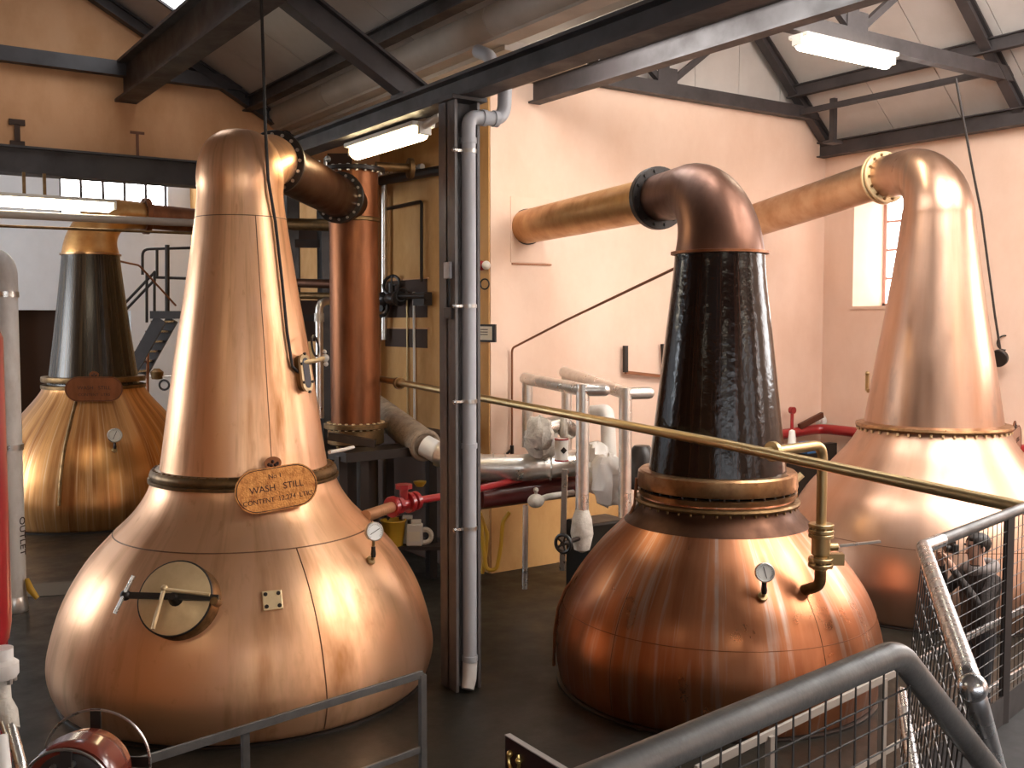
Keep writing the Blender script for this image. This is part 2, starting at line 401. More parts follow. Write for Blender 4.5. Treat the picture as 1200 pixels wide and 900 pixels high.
# two holes broken in the plaster, one with the stub of an old steel joist
p = at(20, 154, y=BY)
MB().box((p.x - 0.10, BY - 0.03, p.z + 0.08), (p.x + 0.10, BY + 0.02, p.z + 0.16)).box((p.x - 0.035, BY - 0.03, p.z - 0.14), (p.x + 0.035, BY + 0.02, p.z + 0.09)).box((p.x - 0.09, BY - 0.03, p.z - 0.19), (p.x + 0.09, BY + 0.02, p.z - 0.13)).build('joist_stub', 'recess_dark', wbl, smooth=0)
p = at(161, 168, y=BY)
MB().box((p.x - 0.10, BY - 0.012, p.z + 0.13), (p.x + 0.10, BY + 0.02, p.z + 0.17)).box((p.x - 0.02, BY - 0.012, p.z - 0.20), (p.x + 0.02, BY + 0.02, p.z + 0.14)).build('plaster_scar', 'copper_brown', wbl, smooth=0)
lt = MB().ibeam((-4.8, BY - 0.02, 5.78), (7.2, BY - 0.02, 5.78), 0.34, 0.37, 0.03, 0.2)
tag(lt.build('lintel_beam', 'steel_paint', smooth=0), 'dark grey steel lintel beam under the orange plaster wall', 'beam')

# the room beyond
wf = MB().box((-7, FY, 0), (3.75, FY + 0.4, 8.3)).box((3.75, FY, 3.85), (6.3, FY + 0.4, 5.95)).box((6.3, FY, 0), (SX + .3, FY + 0.4, 5.95)).box((3.75, FY, 5.95), (4.75, FY + .4, 8.3)).box((7.25, FY, 5.95), (SX + .3, FY + .4, 8.3)).box((4.75, FY, 7.2), (7.25, FY + .4, 8.3))
wf = struct(wf.build('wall_far_left', 'plaster_white', smooth=0))
struct(MB().box((3.7, FY + 0.3, 0), (6.35, FY + 0.38, 3.9)).build('door_1', 'recess_dark', smooth=0), 'dark tall doorway in the far white wall')
fr = MB(); a, c, z0, z1 = 4.75, 7.25, 5.95, 7.2
fr.box((a, FY + .1, z0), (c, FY + .18, z0 + .06)).box((a, FY + .1, z1 - .06), (c, FY + .18, z1)).box((a, FY + .1, z0), (a + .06, FY + .18, z1)).box((c - .06, FY + .1, z0), (c, FY + .18, z1))
wo = struct(fr.build('window_4', 'steel_paint', smooth=0))
for k in range(5):
    xa = a + (c - a) * k / 5; xb = a + (c - a) * (k + 1) / 5
    if k: MB().box((xa - .03, FY + .1, z0), (xa + .03, FY + .17, z1)).build('glazing_bar', 'steel_paint', wo, smooth=0)
    MB().box((xa + .03, FY + .15, z0 + .05), (xb - .03, FY + .155, z1 - .05)).build('pane', 'daylight_strong', wo, smooth=0)
# two more windows light that room from its left side
wl2 = struct(MB().box((-7.4, 15.9, 0), (-7, 26.4, 8.3)).build('wall_far_side', 'plaster_white', smooth=0))
wo = struct(MB().box((-7.0, 18.0, 3.0), (-6.95, 24.0, 3.06)).box((-7.0, 18.0, 6.4), (-6.95, 24.0, 6.46)).box((-7.0, 18.0, 3.0), (-6.95, 18.06, 6.46)).box((-7.0, 23.94, 3.0), (-6.95, 24.0, 6.46)).build('window_5', 'steel_paint', smooth=0))
for k in range(4):
    MB().box((-6.985, 18.06 + 1.47 * k + .03, 3.06), (-6.98, 18.06 + 1.47 * (k + 1) - .03, 6.4)).build('pane', 'daylight_far', wo, smooth=0)
struct(MB().box((-7.4, 15.9, 8.3), (SX + .3, 26.4, 8.4)).build('ceiling_far', 'ceiling_panel', smooth=0))

# walls behind the camera
struct(MB().box((-7.4, -6.4, 0), (-7, 15.95, 6.9)).build('wall_left', 'plaster_orange', smooth=0))
FWIN = [(-6.2, -4.2, 1.6, 5.2), (-3.4, -1.2, 1.6, 5.2), (-0.4, 1.8, 1.6, 5.2), (2.6, 4.8, 1.6, 5.2), (8.6, 9.8, 2.8, 6.2), (12.0, 13.2, 2.8, 6.2)]
b = MB(); x0 = -7.4
for (a, c, z0, z1) in FWIN:
    b.box((x0, -6.4, 0), (a, -6, 10.6)); b.box((a, -6.4, 0), (c, -6, z0)); b.box((a, -6.4, z1), (c, -6, 10.6)); x0 = c
b.box((x0, -6.4, 0), (15.5, -6, 10.6))
struct(b.build('wall_front', 'plaster_pink', smooth=0))
for i, (a, c, z0, z1) in enumerate(FWIN):
    fr = MB().box((a, -6.25, z0), (a + .06, -6.15, z1)).box((c - .06, -6.25, z0), (c, -6.15, z1)).box((a, -6.25, z0), (c, -6.15, z0 + .06)).box((a, -6.25, z1 - .06), (c, -6.15, z1)).box(((a + c) / 2 - .03, -6.25, z0), ((a + c) / 2 + .03, -6.15, z1))
    wo = struct(fr.build('window_%d' % (6 + i), 'window_frame', smooth=0))
    for (p, q) in [(a + .06, (a + c) / 2 - .03), ((a + c) / 2 + .03, c - .06)]:
        MB().box((p, -6.22, z0 + .06), (q, -6.21, z1 - .06)).build('pane', 'daylight', wo, smooth=0)

# roofs: a skin, ceiling panels under it, skylights between panels
def slope(name, xa, za, xb, zb, ya, yb, step, skyl, pm, glow='daylight', s_min=0.0):
    """sloping ceiling from eave (xa,za) to ridge (xb,zb); skyl = list of (y0,y1,s0,s1) openings"""
    A = Vector((xa, 0, za)); B = Vector((xb, 0, zb)); d = (B - A); nn = Vector((-d.z, 0, d.x)).normalized()
    if nn.z < 0: nn = -nn
    sk = MB(); P = lambda s, y, o: A + d * s + Vector((0, y, 0)) + nn * o
    def slab(b, s0, s1, y0, y1, o0, o1):
        vs = [P(s, y, o) for o in (o0, o1) for (s, y) in ((s0, y0), (s1, y0), (s1, y1), (s0, y1))]
        return b.add(vs, [(0, 1, 2, 3), (7, 6, 5, 4), (0, 4, 5, 1), (1, 5, 6, 2), (2, 6, 7, 3), (3, 7, 4, 0)])
    slab(sk, s_min - 0.02 if not s_min else s_min, 1.0, ya, yb, 0.06, 0.16)
    root = struct(sk.build(name, 'cream_paint', smooth=0))
    y = ya
    while y < yb - 0.05:
        y1 = min(y + step, yb); segs = [(s_min, 1.0)]
        for (a, c, s0, s1) in skyl:
            if a < (y + y1) / 2 < c:
                segs = [(s_min, s0), (s1, 1.0)]
                slab(MB(), s0, s1, y + .03, y1 - .03, 0.03, 0.04).build('skylight_pane', glow, root, smooth=0)
                slab(slab(MB(), s0, s1, y - .02, y + .03, 0.0, 0.05), s0, s1, y1 - .03, y1 + .02, 0.0, 0.05).build('skylight_bar', 'steel_paint', root, smooth=0)
        for (s0, s1) in segs:
            slab(MB(), s0, s1, y + .007, y1 - .007, 0.02, 0.05).build('ceiling_panel', pm, root, smooth=0)
        y = y1
    return root
slope('ceiling_left_bay', 6.5, 6.5, -0.25, 10.2, -6.2, BY + .3, 1.21, [(12.0, 14.4, 0.33, 0.52)], 'ceiling_panel', 'daylight', 0.03)
slope('ceiling_left_outer', -7.0, 6.5, -0.25, 10.2, -6.2, BY + .3, 2.42, [], 'ceiling_panel')
slope('ceiling_right_inner', 6.7, 6.45, 10.96, 10.3, -6.2, WY + .3, 1.21, [(7.0, 11.3, 0.11, 0.25), (-0.4, 5.8, 0.3, 0.85)], 'ceiling_panel', 'skylight', 0.10)  # second opening is unseen, enlarged to light the pink wall
slope('ceiling_right_outer', 15.22, 6.45, 10.96, 10.3, -6.2, WY + .3, 1.21, [(-2, 4.6, 0.35, 0.85)], 'ceiling_panel', 'skylight')  # unseen skylight, made larger to brighten the pink wall
struct(MB().box((6.3, -6.2, 6.46), (7.3, 4.5, 6.56)).box((6.18, 9.3, 6.50), (7.3, WY + .3, 6.6)).box((6.18, WY + .3, 6.50), (SX + .3, BY + .4, 6.6)).build('ceiling_valley', 'cream_paint', smooth=0))

# ================================================================== ROOF STEEL
def truss(label, y, xl, xr, xm, zl, zm, tz, fan=True, d=0.14):
    t = thing('roof_truss', label, 'roof truss', ((xl + xr) / 2, y, tz))
    sl = (zm - zl) / (xm - xl); sr_ = (zm - zl) / (xr - xm)
    MB().ibeam((xl, y, zl - .10), (xm, y, zm - .10), .16, .17, .03, .05).build('rafter', 'steel_paint', t, smooth=0)
    MB().ibeam((xr, y, zl - .10), (xm, y, zm - .10), .16, .17, .03, .05).build('rafter', 'steel_paint', t, smooth=0)
    xa = xl + (tz - zl) / sl + .05; xb = xr - (tz - zl) / sr_ - .05
    MB().bar((xa, y, tz + .1), (xb, y, tz + .1), .15, .2).build('tie_beam', 'steel_paint', t, smooth=0)
    if fan:
        MB().bar((xm, y, tz + .2), (xm, y, zm - .25), .10, .08, (0, 1, 0)).build('king_post', 'steel_paint', t, smooth=0)
        for s in (-1, 1):
            xe = xm + s * 1.75
            ze = zm - (sl if s < 0 else sr_) * 1.75 - .2
            MB().bar((xm + s * .08, y, tz + .2), (xe, y, ze), .09, .09).build('strut', 'steel_paint', t, smooth=0)
            MB().box((xm - .2, y - .06, tz + .19), (xm + .2, y - .045, tz + .42)).build('gusset', 'steel_paint', t, smooth=0) if s == 1 else None
    return t
truss('dark steel roof truss with fanned struts standing against the pink gable wall', WY - .12, 6.72, 15.2, 10.96, 6.45, 10.3, 7.07)
truss('dark steel roof truss whose tie beam carries the right-hand lit fluorescent lamp', 8.52, 6.72, 15.2, 10.96, 6.45, 10.3, 7.07)
truss('steel roof truss lying flat against the orange plaster wall above the lintel', BY - .12, -7.0, 6.5, -0.25, 6.5, 10.2, 7.07, fan=False)
rk = thing('raking_truss', 'dark steel raking truss crossing below the cream gutter boxing', 'roof truss', (-.25, 10.2, 6.1))
for xe in (5.62, -6.12): MB().ibeam((xe, 10.2, 6.10), (-.25, 10.2, 9.44), .2, .28, .03, .05).build('rafter', 'steel_paint', rk, smooth=0)
MB().bar((5.35, 10.2, 6.02), (5.75, 10.2, 6.02), .3, .16).build('foot_plate', 'steel_paint', rk, smooth=0)
MB().bar((-.25, 10.2, 9.4), (-.25, 10.2, 10.0), .12, .12, (0, 1, 0)).build('king_post', 'steel_paint', rk, smooth=0)
# purlins along the slopes
def purlin(label, x, z, ya, yb, w_=.12, h_=.18, m='steel_paint'):
    tag(MB().ibeam((x, ya, z), (x, yb, z), w_, h_, .02, .03).build('purlin', m, smooth=0), label, 'purlin')
purlin('lowest dark purlin running above the cream gutter boxing in the left roof', 5.55, ROOF_L(5.55) - .12, -6, BY, .16, .2)
purlin('middle purlin of the left roof slope beside the skylight', 2.6, ROOF_L(2.6) - .12, -6, BY)
purlin('purlin along the foot of the right roof slope above the pink wall head', 14.75, 6.60, -6, WY, .2, .26)
purlin('purlin half way up the right roof slope behind the fluorescent lamp', 13.9, gz(13.9) - .12, -6, WY, .12, .2)
HQ = at(976, 165, y=WY - .7)
tag(MB().bar((14.0, 8.45, 7.15), (14.0, WY, 7.15), .07, .09).build('tie_rail', 'steel_paint', smooth=0), 'thin steel rail joining the ends of two truss tie beams', 'rail')
tag(MB().bar((HQ.x, HQ.y, gz(HQ.x) - .02), (HQ.x, HQ.y, HQ.z), .09, .09).box((HQ.x - .13, HQ.y - .1, HQ.z - .05), (HQ.x + .13, HQ.y + .1, HQ.z)).build('hanger_post', 'steel_paint', smooth=0), 'short grey hanger post below the right roof slope', 'post')
# main valley beam on the column, hoist beam, ceiling beam over the left bay
tag(MB().ibeam((5.15, -6, 5.81), (5.15, BY, 5.81), .24, .22, .03, .03).build('main_beam', 'steel_paint', smooth=0), 'long dark steel beam resting on the column with the downpipe', 'beam')
e0 = at(619, 122, y=WY)
tag(MB().ibeam((e0.x + .1, -6, e0.z + .17), (e0.x + .1, WY + .1, e0.z + .17), .2, .32, .03, .03).build('crane_beam', 'steel_paint', smooth=0), 'dark steel beam let into the pink wall below the tie beams', 'beam')
tag(MB().ibeam((3.75, -6, 7.0), (3.75, BY + .1, 7.0), .3, .55, .04, .05).build('ceiling_beam', 'steel_paint', smooth=0), 'heavy dark steel beam ending on the orange plaster wall', 'beam')
# cream boxed gutter
g = MB().tube([(6.05, -6, 6.78), (6.05, BY, 6.78)], .21, 20)
gt = thing('gutter_boxing', 'cream painted rounded gutter boxing running along the roof valley', 'gutter', (6.05, 5, 6.5))
g.build('casing', 'cream_paint', gt)
MB().box((5.98, -6, 6.55), (6.22, BY, 6.64)).build('base_board', 'cream_paint', gt, smooth=0)
for y in (2.0, 4.4, 6.8, 9.2, 13.4): MB().torus((6.05, y, 6.78), (0, 1, 0), .212, .006, 24, 6).build('joint', 'cream_paint', gt)

# steel column with the grey downpipe in its web
cp = at(535, 812, z=0); cx, cy = cp.x, cp.y
cw, cd = .28, .30
c = MB().box((cx, cy, 0), (cx + .03, cy + cd, 5.7)).box((cx + cw - .03, cy, 0), (cx + cw, cy + cd, 5.7)).box((cx, cy + cd / 2 - .012, 0), (cx + cw, cy + cd / 2 + .012, 5.7))
ct = thing('steel_column', 'tall grey steel column beside the white downpipe', 'column', (cx + cw / 2, cy + cd / 2, 0))
c.build('shaft', 'column_grey', ct, smooth=0)
MB().box((cx - .05, cy - .05, 5.67), (cx + cw + .05, cy + cd + .05, 5.71)).build('cap_plate', 'steel_paint', ct, smooth=0)
MB().box((cx - .03, cy + .05, 4.0), (cx, cy + .17, 4.16)).build('switch_box', 'grey_plastic', ct, smooth=0, bevel=.008)
MB().box((cx - .025, cy + .04, 3.62), (cx, cy + .18, 3.73)).build('socket', 'steel_paint', ct, smooth=0, bevel=.006)
MB().tube([(cx - .012, cy + .1, 4.0), (cx - .014, cy + .09, 3.85), (cx - .01, cy + .12, 3.72)], .008, 8).build('cable', 'black_rubber', ct)
px_, py_ = cx + cw / 2 + .01, cy - .005
dt = thing('downpipe', 'pale grey plastic downpipe clipped to the steel column', 'pipe', (px_, py_, 0))
MB().tube([(px_, py_, .24), (px_, py_, 5.33)], .068, 20).build('pipe', 'grey_plastic', dt)
top = at(552, 150, d=9.8)
MB().tube(fillet([(px_, py_, 5.33), (px_, py_, 5.52), (px_ + .40, py_, 5.54), (px_ + .42, py_, 5.95)], .16, 8), .068, 20).build('swan_neck', 'grey_plastic', dt)
for (p, ax) in [((px_, py_, 5.30), (0, 0, 1)), ((px_ + .17, py_, 5.53), (1, 0, 0)), ((px_ + .30, py_, 5.535), (1, 0, 0)), ((px_, py_, 2.4), (0, 0, 1)), ((px_, py_, .32), (0, 0, 1))]:
    MB().ring(p, ax, .05, .078, .05, 20).build('socket_ring', 'grey_plastic', dt)
MB().tube(fillet([at(578, 80, d=10.6), at(574, 66, d=10.6), at(560, 60, d=10.8)], .1, 6), .07, 18).build('gutter_outlet', 'grey_plastic', dt)
for z in (5.2, 3.74, 2.83, 1.6):
    MB().ring((px_, py_, z), (0, 0, 1), .06, .077, .035, 20).box((px_ - .17, py_ - .012, z - .012), (px_ - .06, py_ + .012, z + .012)).ball((px_ - .17, py_ - .01, z), .022, 8).build('pipe_clip', 'bare_steel', dt)
MB().tube([(px_, py_, .28), (px_ - .01, py_ - .005, .12), (px_ - .05, py_ - .04, .03)], [.072, .072, .06], 18).build('shoe', 'white_paint', dt)

# ================================================================== POT STILLS
class Still:
    """position plus (r,z) profiles so that fittings can be set on its skin"""
    def __init__(self, name, label, base, prof_pot, prof_neck, mpot, mneck, group='copper pot stills'):
        self.o = Vector((base[0], base[1], 0)); self.t = thing(name, label, 'pot still', self.o, group)
        self.pp = interp(prof_pot, 60); self.pn = interp(prof_neck, 48)
        MB().lathe(self.pp, self.o, 120).build('pot', mpot, self.t, smooth=60)
        MB().lathe(self.pn, self.o, 96).build('neck', mneck, self.t, smooth=60)
        MB().lathe([(self.pp[0][0] + .07, 0.0), (self.pp[0][0] + .07, .02), (self.pp[0][0] + .02, .035), (self.pp[0][0] - .1, .035)], self.o, 96).build('base_ring', 'black_iron', self.t)
    def r(self, z):
        P = self.pp if z <= self.pp[-1][1] else self.pn
        for (r0, z0), (r1, z1) in zip(P, P[1:]):
            if z0 <= z <= z1: return r0 + (r1 - r0) * (z - z0) / max(z1 - z0, 1e-6)
        return P[-1][0]
    def hit(self, px, py):
        """point and outward normal where the photo position meets the still"""
        rr = ray(px, py); rr = rr / rr.dot(FH)
        d0 = (self.o - EYE).dot(FH); t = d0 - 2.4
        while t < d0 + 2:
            p = EYE + rr * t
            if p.z > 0 and math.hypot(p.x - self.o.x, p.y - self.o.y) < self.r(p.z): break
            t += .004
        a = Vector((p.x - self.o.x, p.y - self.o.y, 0)).normalized()
        dr = (self.r(p.z + .02) - self.r(p.z - .02)) / .04
        n = Vector((a.x, a.y, -dr)).normalized()
        return p, n
    def pt(self, ang, z, off=0.0):
        r = self.r(z) + off
        return self.o + Vector((math.cos(ang) * r, math.sin(ang) * r, z))

def frame(n):
    """in-plane right and up for something fixed on a surface with outward normal n"""
    n = n.normalized(); x = Vector((0, 0, 1)).cross(n)
    x = x.normalized() if x.length > 1e-4 else RT.copy()
    return x, n.cross(x).normalized(), n

def bolts(parent, c, axis, R, k, r=.016, h=.03, m='bronze_bright', name='bolt', phase=0.0):
    """k bolt heads on a circle, each an object sharing one mesh"""
    ax = Vector(axis).normalized(); a = Vector((1, 0, 0)) if abs(ax.x) < .9 else Vector((0, 1, 0))
    u = (a - ax * a.dot(ax)).normalized(); v = ax.cross(u); first = None; c = Vector(c)
    base = Vector((0, 0, 0)); q = parent
    while q is not None: base = base + q.location; q = q.parent
    for i in range(k):
        an = 2 * math.pi * (i + phase) / k
        p = c + (u * math.cos(an) + v * math.sin(an)) * R
        if first is None:
            first = MB().lathe([(0, -h / 2), (r, -h / 2), (r, h / 2 - .004), (r * .7, h / 2), (0, h / 2)], p, 8, ax).build(name, m, parent)
            p0 = p; l0 = first.location.copy()
        else:
            o = first.copy(); COL.objects.link(o); o.location = l0 + (p - p0); o.parent = parent

def gauge(parent, p, n, r=.075, stem=.20, tilt=0.0, tap=True):
    """dial thermometer on a stem that stands on the pot"""
    p = Vector(p); g = MB().tube([p - n * .02, p + n * .05, p + n * .06 + Vector((0, 0, stem))], [.016, .016, .014], 12)
    gb = g.build('gauge_stem', 'brass', parent)
    if tap:
        MB().disc(p + n * .02, n, .045, .03, 16, .006).build('boss', 'brass', parent)
        MB().lathe([(0, -.05), (.022, -.05), (.028, -.02), (.022, .02), (.022, .05), (0, .05)], p + n * .058 + Vector((0, 0, .06)), 6).build('hex_nut', 'black_iron', parent)
    c = p + n * .07 + Vector((0, 0, stem + r * .85))
    # the dial looks out horizontally, a little upwards
    to = (EYE - c); to.z = 0; d = (Vector((n.x, n.y, 0)).normalized() + to.normalized() * 1.2 + Vector((0, 0, .35))).normalized()
    cs = MB().lathe([(0, -.03), (r * .9, -.03), (r, -.02), (r, .018), (r * .92, .026), (r * .88, .026), (r * .88, .014), (0, .014)], c, 36, d).build('gauge_case', 'bare_steel', parent)
    MB().disc(c + d * .015, d, r * .885, .004, 32).build('dial', 'dial', cs)
    x, y, _ = frame(d)
    tt = MB()
    for i in range(24):
        an = math.radians(-45 + 270 * i / 23)
        q = x * math.cos(an) + y * math.sin(an)
        tt.obox(c + d * .0185 + q * r * .74, q * r * .07, q.cross(d) * r * .012, d * .001)
    tt.build('dial_scale', 'black_iron', cs, smooth=0)
    an = math.radians(25 + tilt); q = x * math.cos(an) + y * math.sin(an)
    MB().obox(c + d * .0205, q * r * .6, q.cross(d) * r * .035, d * .001).build('needle', 'black_iron', cs, smooth=0)

def nameplate(parent, p, n, wd, ht, roll, lines, sz, m='plate_copper', crest=True, off=.02):
    """oval-ended plate with engraved lines; crest above it"""
    x, y, n = frame(n); R = Matrix.Rotation(roll, 3, n); x = R @ x; y = R @ y
    c = Vector(p) + n * off; rr = ht / 2; k = 14; poly = []
    for i in range(k + 1):
        a = -math.pi / 2 + math.pi * i / k; poly.append((wd / 2 - rr + rr * math.cos(a), rr * math.sin(a)))
    for i in range(k + 1):
        a = math.pi / 2 + math.pi * i / k; poly.append((-wd / 2 + rr + rr * math.cos(a), rr * math.sin(a)))
    N = len(poly); b = MB()
    b.add([c + x * u + y * v - n * .008 for u, v in poly] + [c + x * u + y * v + n * .008 for u, v in poly],
          [tuple(range(N - 1, -1, -1)), tuple(range(N, 2 * N))] + [(i, (i + 1) % N, (i + 1) % N + N, i + N) for i in range(N)])
    pl = b.build('name_plate', m, parent, smooth=0)
    b = MB(); pts = [c + x * u * .965 + y * v * .94 + n * .009 for u, v in poly]; pts.append(pts[0].copy())
    b.tube(pts, .004, 6, cap=False).build('border', 'engraving', pl)
    for body, dy, s in lines:
        text_part('lettering', body, s, c + y * dy + n * .009, x, n, 'engraving', pl, .0015)
    if crest:
        q = c + y * (ht / 2 + .035)
        o = MB(); o.lathe([(0, -.006), (.06, -.006), (.06, .006), (0, .006)], (0, 0, 0), 24)
        o2 = MB(); o2.add([q + x * v.x * 1.35 + y * v.y + n * (v.z) for v in o.v], o.f)
        cr = o2.build('crest', 'copper_dark', pl)
        o = MB()
        for (u, v) in [(-.04, -.01), (0, .012), (.04, -.01), (-.018, -.02), (.02, -.02)]: o.ball(q + x * u + y * v + n * .006, .016, 8)
        o.build('crest_relief', 'engraving', cr)
    return pl

def flange(parent, c, axis, r, t, m, k=14, bm='bronze_bright', name='flange'):
    f = MB().disc(c, axis, r, t, 40, .008).build(name, m, parent)
    bolts(f, c, axis, r * .86, k, r * .055, t + .03, bm)
    return f

# ---- first still: polished copper, wash still with manhole and name plate
b1 = at(291, 793, z=0)
S1 = Still('pot_still', 'polished copper pot still with round manhole cover and oval name plate', (b1.x, b1.y),
           [(1.72, .02), (1.80, .06), (1.865, .28), (1.84, .52), (1.72, .90), (1.52, 1.25), (1.30, 1.50), (1.06, 1.74), (.93, 1.94), (.88, 2.10)],
           [(.82, 2.12), (.79, 2.30), (.66, 3.21), (.55, 3.87), (.45, 4.52), (.415, 4.82), (.42, 5.0), (.395, 5.18), (.32, 5.34), (.19, 5.44), (.03, 5.475)], 'copper_polished', 'copper_polished')
t = S1.t; o = S1.o
MB().lathe([(.82, 2.07), (.90, 2.07), (.91, 2.10), (.90, 2.135), (.88, 2.155), (.80, 2.16)], o, 96).build('collar', 'bronze', t)
MB().lathe([(.85, 2.025), (.925, 2.035), (.925, 2.065), (.86, 2.07)], o, 96).build('collar_lower', 'bronze', t)
bolts(t, o + Vector((0, 0, 2.15)), (0, 0, 1), .865, 60, .014, .03, 'bronze')
for z in (1.55,):
    MB().torus(o + Vector((0, 0, z)), (0, 0, 1), S1.r(z) + .001, .006, 120, 6).build('seam', 'seam', t)
MB().torus(o + Vector((0, 0, 4.60)), (0, 0, 1), S1.r(4.60) + .0005, .004, 96, 6).build('seam', 'copper_brown', t)
p, n = S1.hit(352, 656); a0 = math.atan2(p.y - o.y, p.x - o.x)
MB().tube([S1.pt(a0, .06 + (1.545 - .06) * k / 30, .001) for k in range(31)], .006, 6).build('seam', 'seam', t)
p, n = S1.hit(312, 440); a0 = math.atan2(p.y - o.y, p.x - o.x)
MB().tube([S1.pt(a0, 2.2 + (4.6 - 2.2) * k / 20, .0) for k in range(21)], .004, 6).build('seam', 'copper_brown', t)
# lyne arm to the condenser
CX, CY = at(417, 500, d=14.0).x, at(417, 500, d=14.0).y
hd = Vector((CX - o.x, CY - o.y, 0)); L = hd.length; hd /= L
A = o + Vector((0, 0, 5.04)); f1 = o + hd * .92 + Vector((0, 0, 5.29)); f2 = o + hd * (L - .66) + Vector((0, 0, 5.19)); f3 = o + hd * L + Vector((0, 0, 5.16))
ad = (f2 - f1).normalized()
MB().tube([A - hd * .05, A + hd * .2 + Vector((0, 0, .04)), A + hd * .45 + Vector((0, 0, .14)), f1 - ad * .1, f1], [.30, .335, .31, .275, .27], 40).build('head', 'copper_polished', t)
flange(t, f1, ad, .345, .05, 'black_iron', 16, 'bare_steel')
MB().tube([f1, f2], .265, 40).build('lyne_arm', 'copper_umber', t)
flange(t, f2, ad, .335, .05, 'black_iron', 16, 'bare_steel')
# manhole
p, n = S1.hit(214, 706); x, y, n = frame((n + Vector((0, 0, -.12))).normalized())
mh = MB().lathe([(.27, -.14), (.325, -.14), (.325, .12), (.315, .15), (.30, .155), (.27, .155)], p, 48, n).build('manhole', 'bronze', t)
c = p + n * .17
MB().lathe([(0, -.02), (.30, -.02), (.315, -.008), (.31, .01), (.26, .022), (0, .03)], c, 48, n).build('cover', 'brass_pale', mh)
MB().torus(c, n, .315, .010, 48, 6).build('gasket', 'black_rubber', mh)
MB().bar(c - x * .40 + n * .075, c + x * .40 + n * .06, .05, .035, n).ball(c - x * .40 + n * .075, .045, 10).build('clamp_bar', 'black_iron', mh)
MB().tube([c - x * .40 + n * .10 + y * .16 + x * .05, c - x * .40 + n * .10 - y * .16 - x * .05], .016, 10).build('tee_handle', 'bare_steel', mh)
MB().tube([c - x * .06 + n * .105 + y * .06, c - x * .09 + n * .12 - y * .28], .018, 10).ball(c - x * .06 + n * .105 + y * .06, .03, 10).build('screw_handle', 'brass_pale', mh)
MB().lathe([(0, -.02), (.07, -.02), (.05, .04), (.03, .09), (0, .09)], c + n * .03 + x * .02 - y * .01, 14, n).build('screw_boss', 'black_iron', mh)
MB().disc(c + x * .37 + n * .03 - y * .03, n, .035, .10, 10).build('hinge', 'bronze', mh)
MB().tube([c - x * .05 + n * .105 + y * .05, c + x * .33 + n * .09 + y * .02], .017, 8).build('clamp_bolt', 'brass_pale', mh)
# riveted patch plate
p, n = S1.hit(319, 704); x, y, n = frame(n)
pb = MB().obox(p + n * .012, x * .085, y * .085, n * .012).build('patch_plate', 'brass_pale', t, smooth=0, bevel=.006)
for i in (-1, 1):
    for j in (-1, 1): MB().disc(p + n * .028 + x * .055 * i + y * .055 * j, n, .018, .014, 8, .003).build('bolt', 'black_iron', pb)
p, n = S1.hit(433, 658); gauge(t, p, n, .09, .17, 0)
# name plate hung on the collar
p, n = S1.hit(317, 556); d = Vector((p.x - o.x, p.y - o.y, 0)).normalized()
pc = o + d * .965 + Vector((0, 0, 2.06)); pn = (d * 1.0 + Vector((0, 0, .18))).normalized()
nameplate(t, pc, pn, .78, .40, math.radians(5), [('No 1', .115, .062), ('WASH   STILL', .01, .085), ('CONTENT  12,274  LTRS', -.095, .062)], .07)
# sight glass and its lever on the neck
p, n = S1.hit(352, 438)
def sight(t, p, n, hook=True):
    x, y, n = frame(n)
    k = 12; poly = []
    for i in range(k + 1): a = math.pi * i / k; poly.append((.075 * math.cos(a), .10 + .075 * math.sin(a)))
    for i in range(k + 1): a = math.pi + math.pi * i / k; poly.append((.075 * math.cos(a), -.10 + .075 * math.sin(a)))
    def slab(sc, o0, o1):
        N = len(poly)
        return MB().add([p + x * u * sc + y * v * (1 - (1 - sc) * .45) + n * o0 for u, v in poly] + [p + x * u * sc + y * v * (1 - (1 - sc) * .45) + n * o1 for u, v in poly],
            [tuple(range(N - 1, -1, -1)), tuple(range(N, 2 * N))] + [(i, (i + 1) % N, (i + 1) % N + N, i + N) for i in range(N)])
    s = slab(1.0, -.12, .05).build('sight_glass', 'bronze', t)
    slab(1.12, .05, .075).build('rim', 'brass_pale', s)
    slab(.66, .07, .08).build('glass', 'glass_dark', s)
    for (u, v) in [(.07, .09), (-.07, .09), (.07, -.09), (-.07, -.09), (0, .185), (0, -.185)]:
        MB().disc(p + x * u + y * v + n * .08, n, .014, .02, 8).build('bolt', 'black_iron', s)
    return x, y, n
sight(t, p, n)
x, y, nn = frame(n)
MB().tube([p + n * .05 - x * .05 + y * .1, p + n * .12 + x * .12 + y * .11, p + n * .1 + x * .30 + y * .13], [.02, .022, .02], 8).build('tap_arm', 'brass_pale', t)
MB().ball(p + n * .1 + x * .31 + y * .13, .04, 10).ball(p + n * .1 + x * .31 + y * .19, .025, 8).ball(p + n * .1 + x * .31 + y * .07, .025, 8).build('tap_handle', 'white_plastic', t)
MB().torus(p + n * .13 + x * .12 + y * .25, (n + x * .3), .10, .011, 30, 6).build('cable_loop', 'black_rubber', t)
# cable hanging from the roof down the neck to the sight glass
pts = [Vector((o.x + .18, o.y - .55, 8.0))]
for (qx, qy) in [(312, 210), (320, 260), (328, 330), (334, 390), (340, 430), (350, 440)]:
    q, m_ = S1.hit(qx, qy); pts.append(q + m_ * .03)
p0 = at(306, 20, d=(pts[1] - EYE).dot(FH) + .15); pts[0] = Vector((p0.x, p0.y, 7.0 + .0)); pts.insert(1, at(311, 150, d=(pts[1] - EYE).dot(FH) - .05))
tag(MB().tube(pts, .016, 8).build('hanging_cable', 'black_iron'), 'dark cable hanging from the roof down the polished still neck', 'cable')

